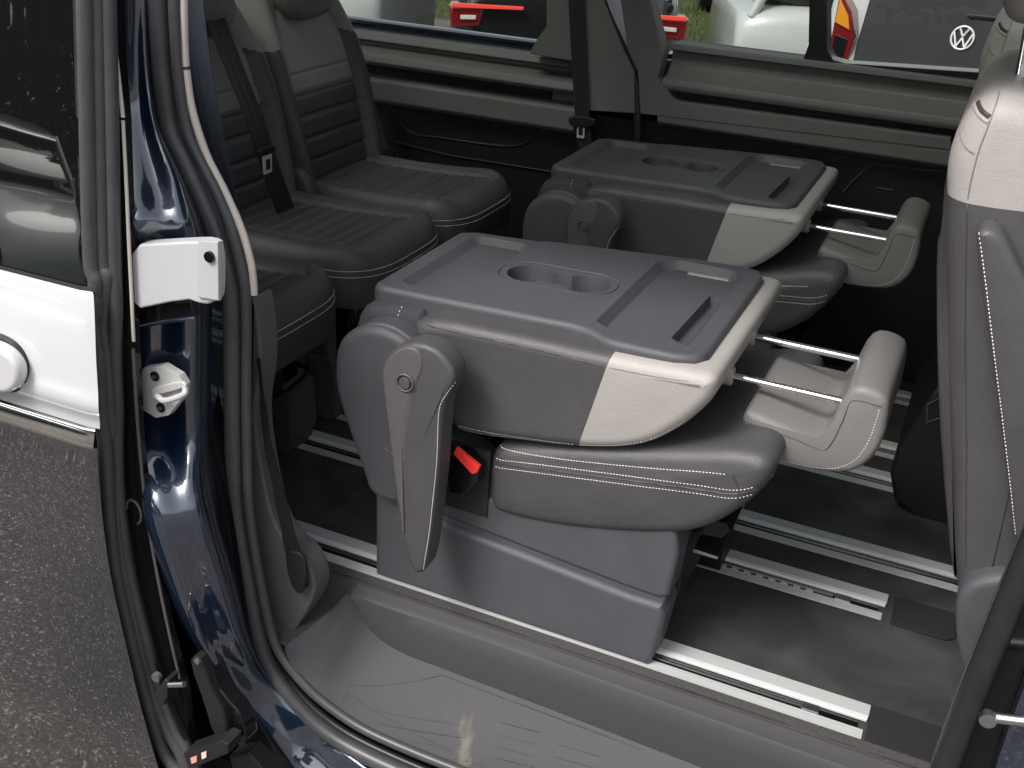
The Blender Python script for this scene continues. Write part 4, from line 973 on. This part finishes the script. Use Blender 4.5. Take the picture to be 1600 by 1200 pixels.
# ================================================================== CARS OUTSIDE
def car(name, label, loc, heading, paintm, L_=4.2, W_=1.78, H_=1.47, kind='hatch', group='cars parked beyond the far windows'):
    """front of the car looks along local +x"""
    root = thing(name, label, 'car', (0, 0, 0), group)
    hw = W_/2
    # stations: x, half width, bottom, belt height
    st = [(-L_/2, .78, .36, .86), (-L_/2+.06, .90, .28, .95), (-L_/2+.45, .99, .2, 1.0), (-L_*.2, 1, .19, .97), (0, 1, .19, .94), (L_*.2, 1, .19, .93), (L_/2-.8, .99, .2, .92), (L_/2-.35, .95, .22, .82), (L_/2-.08, .82, .26, .68), (L_/2, .68, .34, .58)]
    V = []; F = []
    for x, wf_, b0, bh in crom([Vector(s[:3]+(s[3],)) for s in st], 4):
        w_ = hw*wf_
        half = [(0, b0), (w_*.80, b0), (w_*.95, b0+.07), (w_*.985, (b0+bh)*.45), (w_, (b0+bh)*.58), (w_*.97, bh-.10), (w_*.92, bh-.02), (w_*.80, bh+.012), (w_*.4, bh+.035), (0, bh+.04)]
        ring = half + [(-y, z) for y, z in half[-2:0:-1]]
        V += [(x, y, z) for y, z in ring]
    n = 18; m = len(V)//n
    for i in range(m-1):
        for j in range(n): F.append((i*n+j, i*n+(j+1) % n, (i+1)*n+(j+1) % n, (i+1)*n+j))
    F += [tuple(range(n))[::-1], tuple(range((m-1)*n, m*n))]
    body = mesh_obj('body', V, F, paintm, root, 50)
    rb = -L_/2+.10
    pts = [(rb, .93), (rb+.22, H_-.12), (rb+.6, H_-.01), (rb+1.5, H_), (L_*.12, H_-.05), (L_*.12+.75, .93)]
    gh = pillow('window_glass', [(a, b_) for a, b_ in pts], -hw*.80, hw*.80, .10, car_glass, root, ch=1, smooth=40)
    pillow('roof', [(rb+.15, H_-.14), (rb+.22, H_-.08), (rb+.6, H_+.012), (rb+1.5, H_+.02), (L_*.12, H_-.03), (L_*.12+.10, H_-.10), (L_*.1, H_-.09), (rb+1.4, H_-.05), (rb+.6, H_-.06)], -hw*.79, hw*.79, .03, paintm, root, ch=1)
    for s in (-1, 1):
        for q in (((rb, .93), (rb+.20, H_-.10)), ((-.15, .93), (-.18, H_-.04)), ((L_*.12+.72, .93), (L_*.12, H_-.06))):
            (xa, za), (xb, zb) = q; tube('pillar', [(xa, s*hw*.82, za), (xb, s*hw*.77, zb)], .035, paintm, root, n=8)
        for x in (-L_/2+.78, L_/2-.82):
            wl = pillow('wheel', [(x+.315*math.cos(k*.2618), .315+.315*math.sin(k*.2618)) for k in range(24)], s*(hw-.20), s*(hw+.005), .03, rubber_d, root, ch=0)
            pillow('rim', [(x+.20*math.cos(k*.2618), .315+.20*math.sin(k*.2618)) for k in range(24)], s*(hw-.1), s*(hw+.012), .02, steel, wl, ch=0)
        pillow('wing_mirror', [(L_*.16, .96), (L_*.16+.12, .96), (L_*.16+.14, 1.08), (L_*.16+.02, 1.1)], s*(hw), s*(hw+.18), .03, paintm, root, ch=1)
        tube('door_handle', [(-.35, s*(hw+.015), .84), (-.20, s*(hw+.015), .84)], .014, paintm, root)
        pillow('headlight', [(s*hw*.52, .66), (s*hw*.90, .70), (s*hw*.92, .78), (s*hw*.55, .76)], L_/2-.30, L_/2-.02, .02, car_glass, root, xmap, ch=1)
    pillow('grille', [(-.55, .40), (.55, .40), (.62, .58), (-.62, .58)], L_/2-.1, L_/2+.012, .02, black_gloss, root, xmap, ch=1)
    return root, body, hw
def place(root, x, y, h):
    root.location = (x, y, GZ); root.rotation_euler = (0, 0, h)
red_lamp = new_mat('red lamp lens', (.20, .010, .012), .15, coat=1)
red_glow = new_mat('lit red light bar', (.9, .08, .06), .3)
t, N, L, b = nodes(red_glow); b.inputs['Emission Color'].default_value = (1, .08, .05, 1); b.inputs['Emission Strength'].default_value = .22
clear_lamp = new_mat('clear lamp lens', (.75, .72, .70), .2, coat=1)
dark_paint = new_mat('black car paint', (.012, .013, .015), .2, coat=1)
silver_paint = new_mat('silver paint', (.45, .47, .48), .3, .3, coat=1)
wpaint = new_mat('white car paint', (.55, .57, .555), .3, coat=1)
red_paint = new_mat('red car paint', (.35, .01, .015), .25, coat=1)
# dark hatchback with red tail lamps, seen through two windows
def lampset(root, hw, L_):
    x = -L_/2
    for s in (-1, 1):
        a = sorted((s*hw*.50, s*hw*1.0))
        lm = pillow('tail_light', [(s*hw*.74, .70), (s*hw*.98, .68), (s*hw*1.0, .83), (s*hw*.70, .845)], x-.03, x+.30, .025, red_lamp, root, xmap, ch=0)
        slab('reverse_light', [(s*hw*.77, .75), (s*hw*.90, .745), (s*hw*.90, .775), (s*hw*.77, .78)], x-.045, x-.02, clear_lamp, lm, xmap, r=.004)
        slab('light_strip', [(s*hw*.38, .835), (s*hw*.97, .825), (s*hw*.97, .855), (s*hw*.38, .855)], x-.05, x-.01, red_glow, lm, xmap, r=.004)
r_, b_, hw = car('hatchback', 'black hatchback seen from behind through the windows, with wide red tail lamps', None, 0, dark_paint, 4.2, 1.74)
lampset(r_, hw, 4.2)
pillow('rear_screen', [(-.60, .98), (.60, .98), (.48, 1.30), (-.48, 1.30)], -2.07, -1.6, .03, silver_paint, r_, xmap, ch=1)
ang = math.atan2(.92, -.39); pc = Vector((-2.62, 6.14)); place(r_, pc.x+math.cos(ang)*2.1, pc.y+math.sin(ang)*2.1, ang)
# white car, left
r_, b_, hw = car('white_saloon', 'white car at the far left window, its side with a door handle showing', None, 0, wpaint, 4.5, 1.8)
e_ = at(598, 25, 1, 6.2); h_ = rad(192); place(r_, e_.x+math.cos(h_)*2.22, e_.y+math.sin(h_)*2.22+.4, h_)
# silver white car facing us, back row
r_, b_, hw = car('white_compact', 'white compact car facing the van on the grass, black grille forward', None, 0, wpaint, 4.2, 1.76)
place(r_, -3.3, 15.3, rad(-70))
r_, b_, hw = car('red_hatchback', 'red car in the back row with a low dark bumper', None, 0, red_paint, 4.2, 1.76)
place(r_, -6.9, 14.4, rad(-60))
# white car on the right with an oval badge on its door
r_, b_, hw = car('white_city_car', 'white car close behind the middle far window, its rear corner and plain flank showing', None, 0, wpaint, 3.8, 1.66)
h_ = rad(22); e_ = at(1160, 60, 1, 6.15); f_ = Vector((math.cos(h_), math.sin(h_))); l_ = Vector((-f_.y, f_.x))
place(r_, e_.x+f_.x*1.85+l_.x*hw*.9, e_.y+f_.y*1.85+l_.y*hw*.9, h_)
pillow('flank_badge', [(-1.58+.025*math.cos(k*.5236), .80+.045*math.sin(k*.5236)) for k in range(12)], -hw*.94, -hw-.015, .004, steel, r_, ch=0)
# dark van with the round emblem
dull_blk = new_mat('dull black paint', (.010, .011, .012), .35)
tv = thing('white_hatchback', 'white car close to the right window, with a black glass tailgate and round chrome emblem', 'car')
pillow('body', [(0, .25), (.02, .85), (.10, 1.0), (.30, 1.80), (.5, 1.9), (4.2, 1.9), (4.8, 1.1), (5.0, .9), (5.0, .3)], -.74, .74, .05, wpaint, tv, ch=0)
pillow('rear_window', [(-.52, .72), (.52, .72), (.53, 1.0), (.50, 1.62), (-.50, 1.62), (-.53, 1.0)], -.0, .20, .012, car_glass, tv, xmap, ch=1, wf=lambda x, y, z: (x+.10+(z-1.05)*.255-.035, y, z))
slab('bumper', [(-.74, .3), (.74, .3), (.74, .52), (-.74, .52)], -.10, .10, plastic_blk, tv, xmap, r=.03)
for s in (-1, 1):
    tl = slab('tail_light', [(s*.67, .78), (s*.56, .78), (s*.54, 1.00), (s*.58, 1.12), (s*.66, 1.22)], .02, .14, red_lamp, tv, xmap, r=.01)
    slab('indicator', [(s*.655, 1.06), (s*.57, 1.03), (s*.59, 1.10), (s*.65, 1.18)], .008, .03, new_mat('amber lens', (.9, .35, .02), .2, coat=1), tl, xmap, r=.005)
    slab('lamp_inset', [(s*.65, .82), (s*.585, .82), (s*.57, .98), (s*.645, 1.0)], .012, .03, car_glass, tl, xmap, r=.005)
    for x in (.9, 4.1):
        wl = pillow('wheel', [(x+.33*math.cos(k*.2618), .33+.33*math.sin(k*.2618)) for k in range(24)], s*.56, s*.745, .03, rubber_d, tv, ch=0)
for k in range(3): slab('chrome_bar', [(-.5, .60+k*.04), (.5, .60+k*.04), (.5, .612+k*.04), (-.5, .612+k*.04)], .0, .06, silver_paint, tv, xmap, r=.003)
tube('rear_wiper', [(.065, .0, 1.17), (.07, -.2, 1.175), (.075, -.42, 1.18)], .012, plastic_blk, tv, n=8)
# emblem: ring with a V above a W
LZ = 1.06; R_ = .055
emw = new_mat('bright emblem metal', (.85, .85, .83), .3, .3)
em = tube('round_emblem', [(.055+.25*R_*math.sin(k*.19635), R_*math.cos(k*.19635), LZ+R_*math.sin(k*.19635)) for k in range(32)], .0060, emw, tv, closed=True, n=8, up=(1, 0, 0))
def stroke(pts):
    tube('emblem_stroke', [(.055+.25*b_*R_, -a*R_, LZ+b_*R_) for a, b_ in pts], .0060, emw, em, n=6)
stroke([(-.42, .84), (0, .12)]); stroke([(.42, .84), (0, .12)])
stroke([(-.84, .42), (-.38, -.80)]); stroke([(-.38, -.80), (0, .02)]); stroke([(0, .02), (.38, -.80)]); stroke([(.38, -.80), (.84, .42)])
ang = rad(80)
tgt = at(1497, 62, 1, 4.55)
fwd = Vector((math.cos(ang), math.sin(ang)))
tv.rotation_euler = (0, 0, ang); tv.location = (tgt.x+.03*fwd.x, tgt.y+.03*fwd.y, tgt.z-LZ)
print('emblem z over ground', tgt.z-GZ)

# ================================================================== BEHIND THE CAMERA (seen in reflections only)
bark = add_bump(new_mat('bark', (.09, .07, .05), .9), 20, .6, .02, var=.3)
leafm = add_bump(new_mat('leaves', (.055, .085, .022), .55), 30, .1, .001, var=.5, vscale=1.5)
def tree(x, y, h, r, seed, label):
    rd = random.Random(seed)
    root = thing('leafy_tree', label, 'tree', (x, y, GZ), 'trees across the car park')
    tube('trunk', [(x, y, GZ), (x+.1, y, GZ+h*.4), (x-.1, y+.1, GZ+h*.8)], .16, bark, root, n=8)
    V = []; F = []
    cl = [(Vector((x, y, GZ+h*.58)) + Vector((rd.gauss(0, .5)*r, rd.gauss(0, .5)*r, rd.gauss(0, .26)*h)), rd.uniform(.35, .75)*r*.8) for _ in range(22)]
    for c_, cr_ in cl:
        for _ in range(150):
            d = Vector((rd.gauss(0, 1), rd.gauss(0, 1), rd.gauss(0, 1))).normalized()*cr_*rd.uniform(.5, 1)
            p = c_+d; a = Vector((rd.gauss(0, 1), rd.gauss(0, 1), rd.gauss(0, 1))).normalized(); b_ = a.orthogonal().normalized(); s = rd.uniform(.09, .2)
            k = len(V); V += [p-a*s, p+b_*s*.5, p+a*s, p-b_*s*.5]; F.append((k, k+1, k+2, k+3))
    me = bpy.data.meshes.new('crown'); me.from_pydata(V, [], F); me.materials.append(leafm); link('crown', me, root)
k = 0
for (x, y, h) in ((-7.5, -6.5, 6), (-5.2, -8.2, 7), (-2.5, -9.5, 7), (.5, -10.5, 6), (-8, -10, 8)):
    tree(x, y, h*.58, 1.6, 50+k, ['tall leafy tree opposite the open door, leftmost of the near ones', 'broad leafy tree opposite the open door', 'leafy tree behind the photographer', 'round leafy tree ahead of the photographer', 'tall leafy tree in the back row'][k]); k += 1
r_, b_, hw = car('white_estate', 'white car across the car park, mirrored in the dark door glass', None, 0, wpaint, 4.4, 1.8, group='cars across the car park')
place(r_, -4.4, -3.9, rad(35))
print('objects', len(bpy.data.objects))
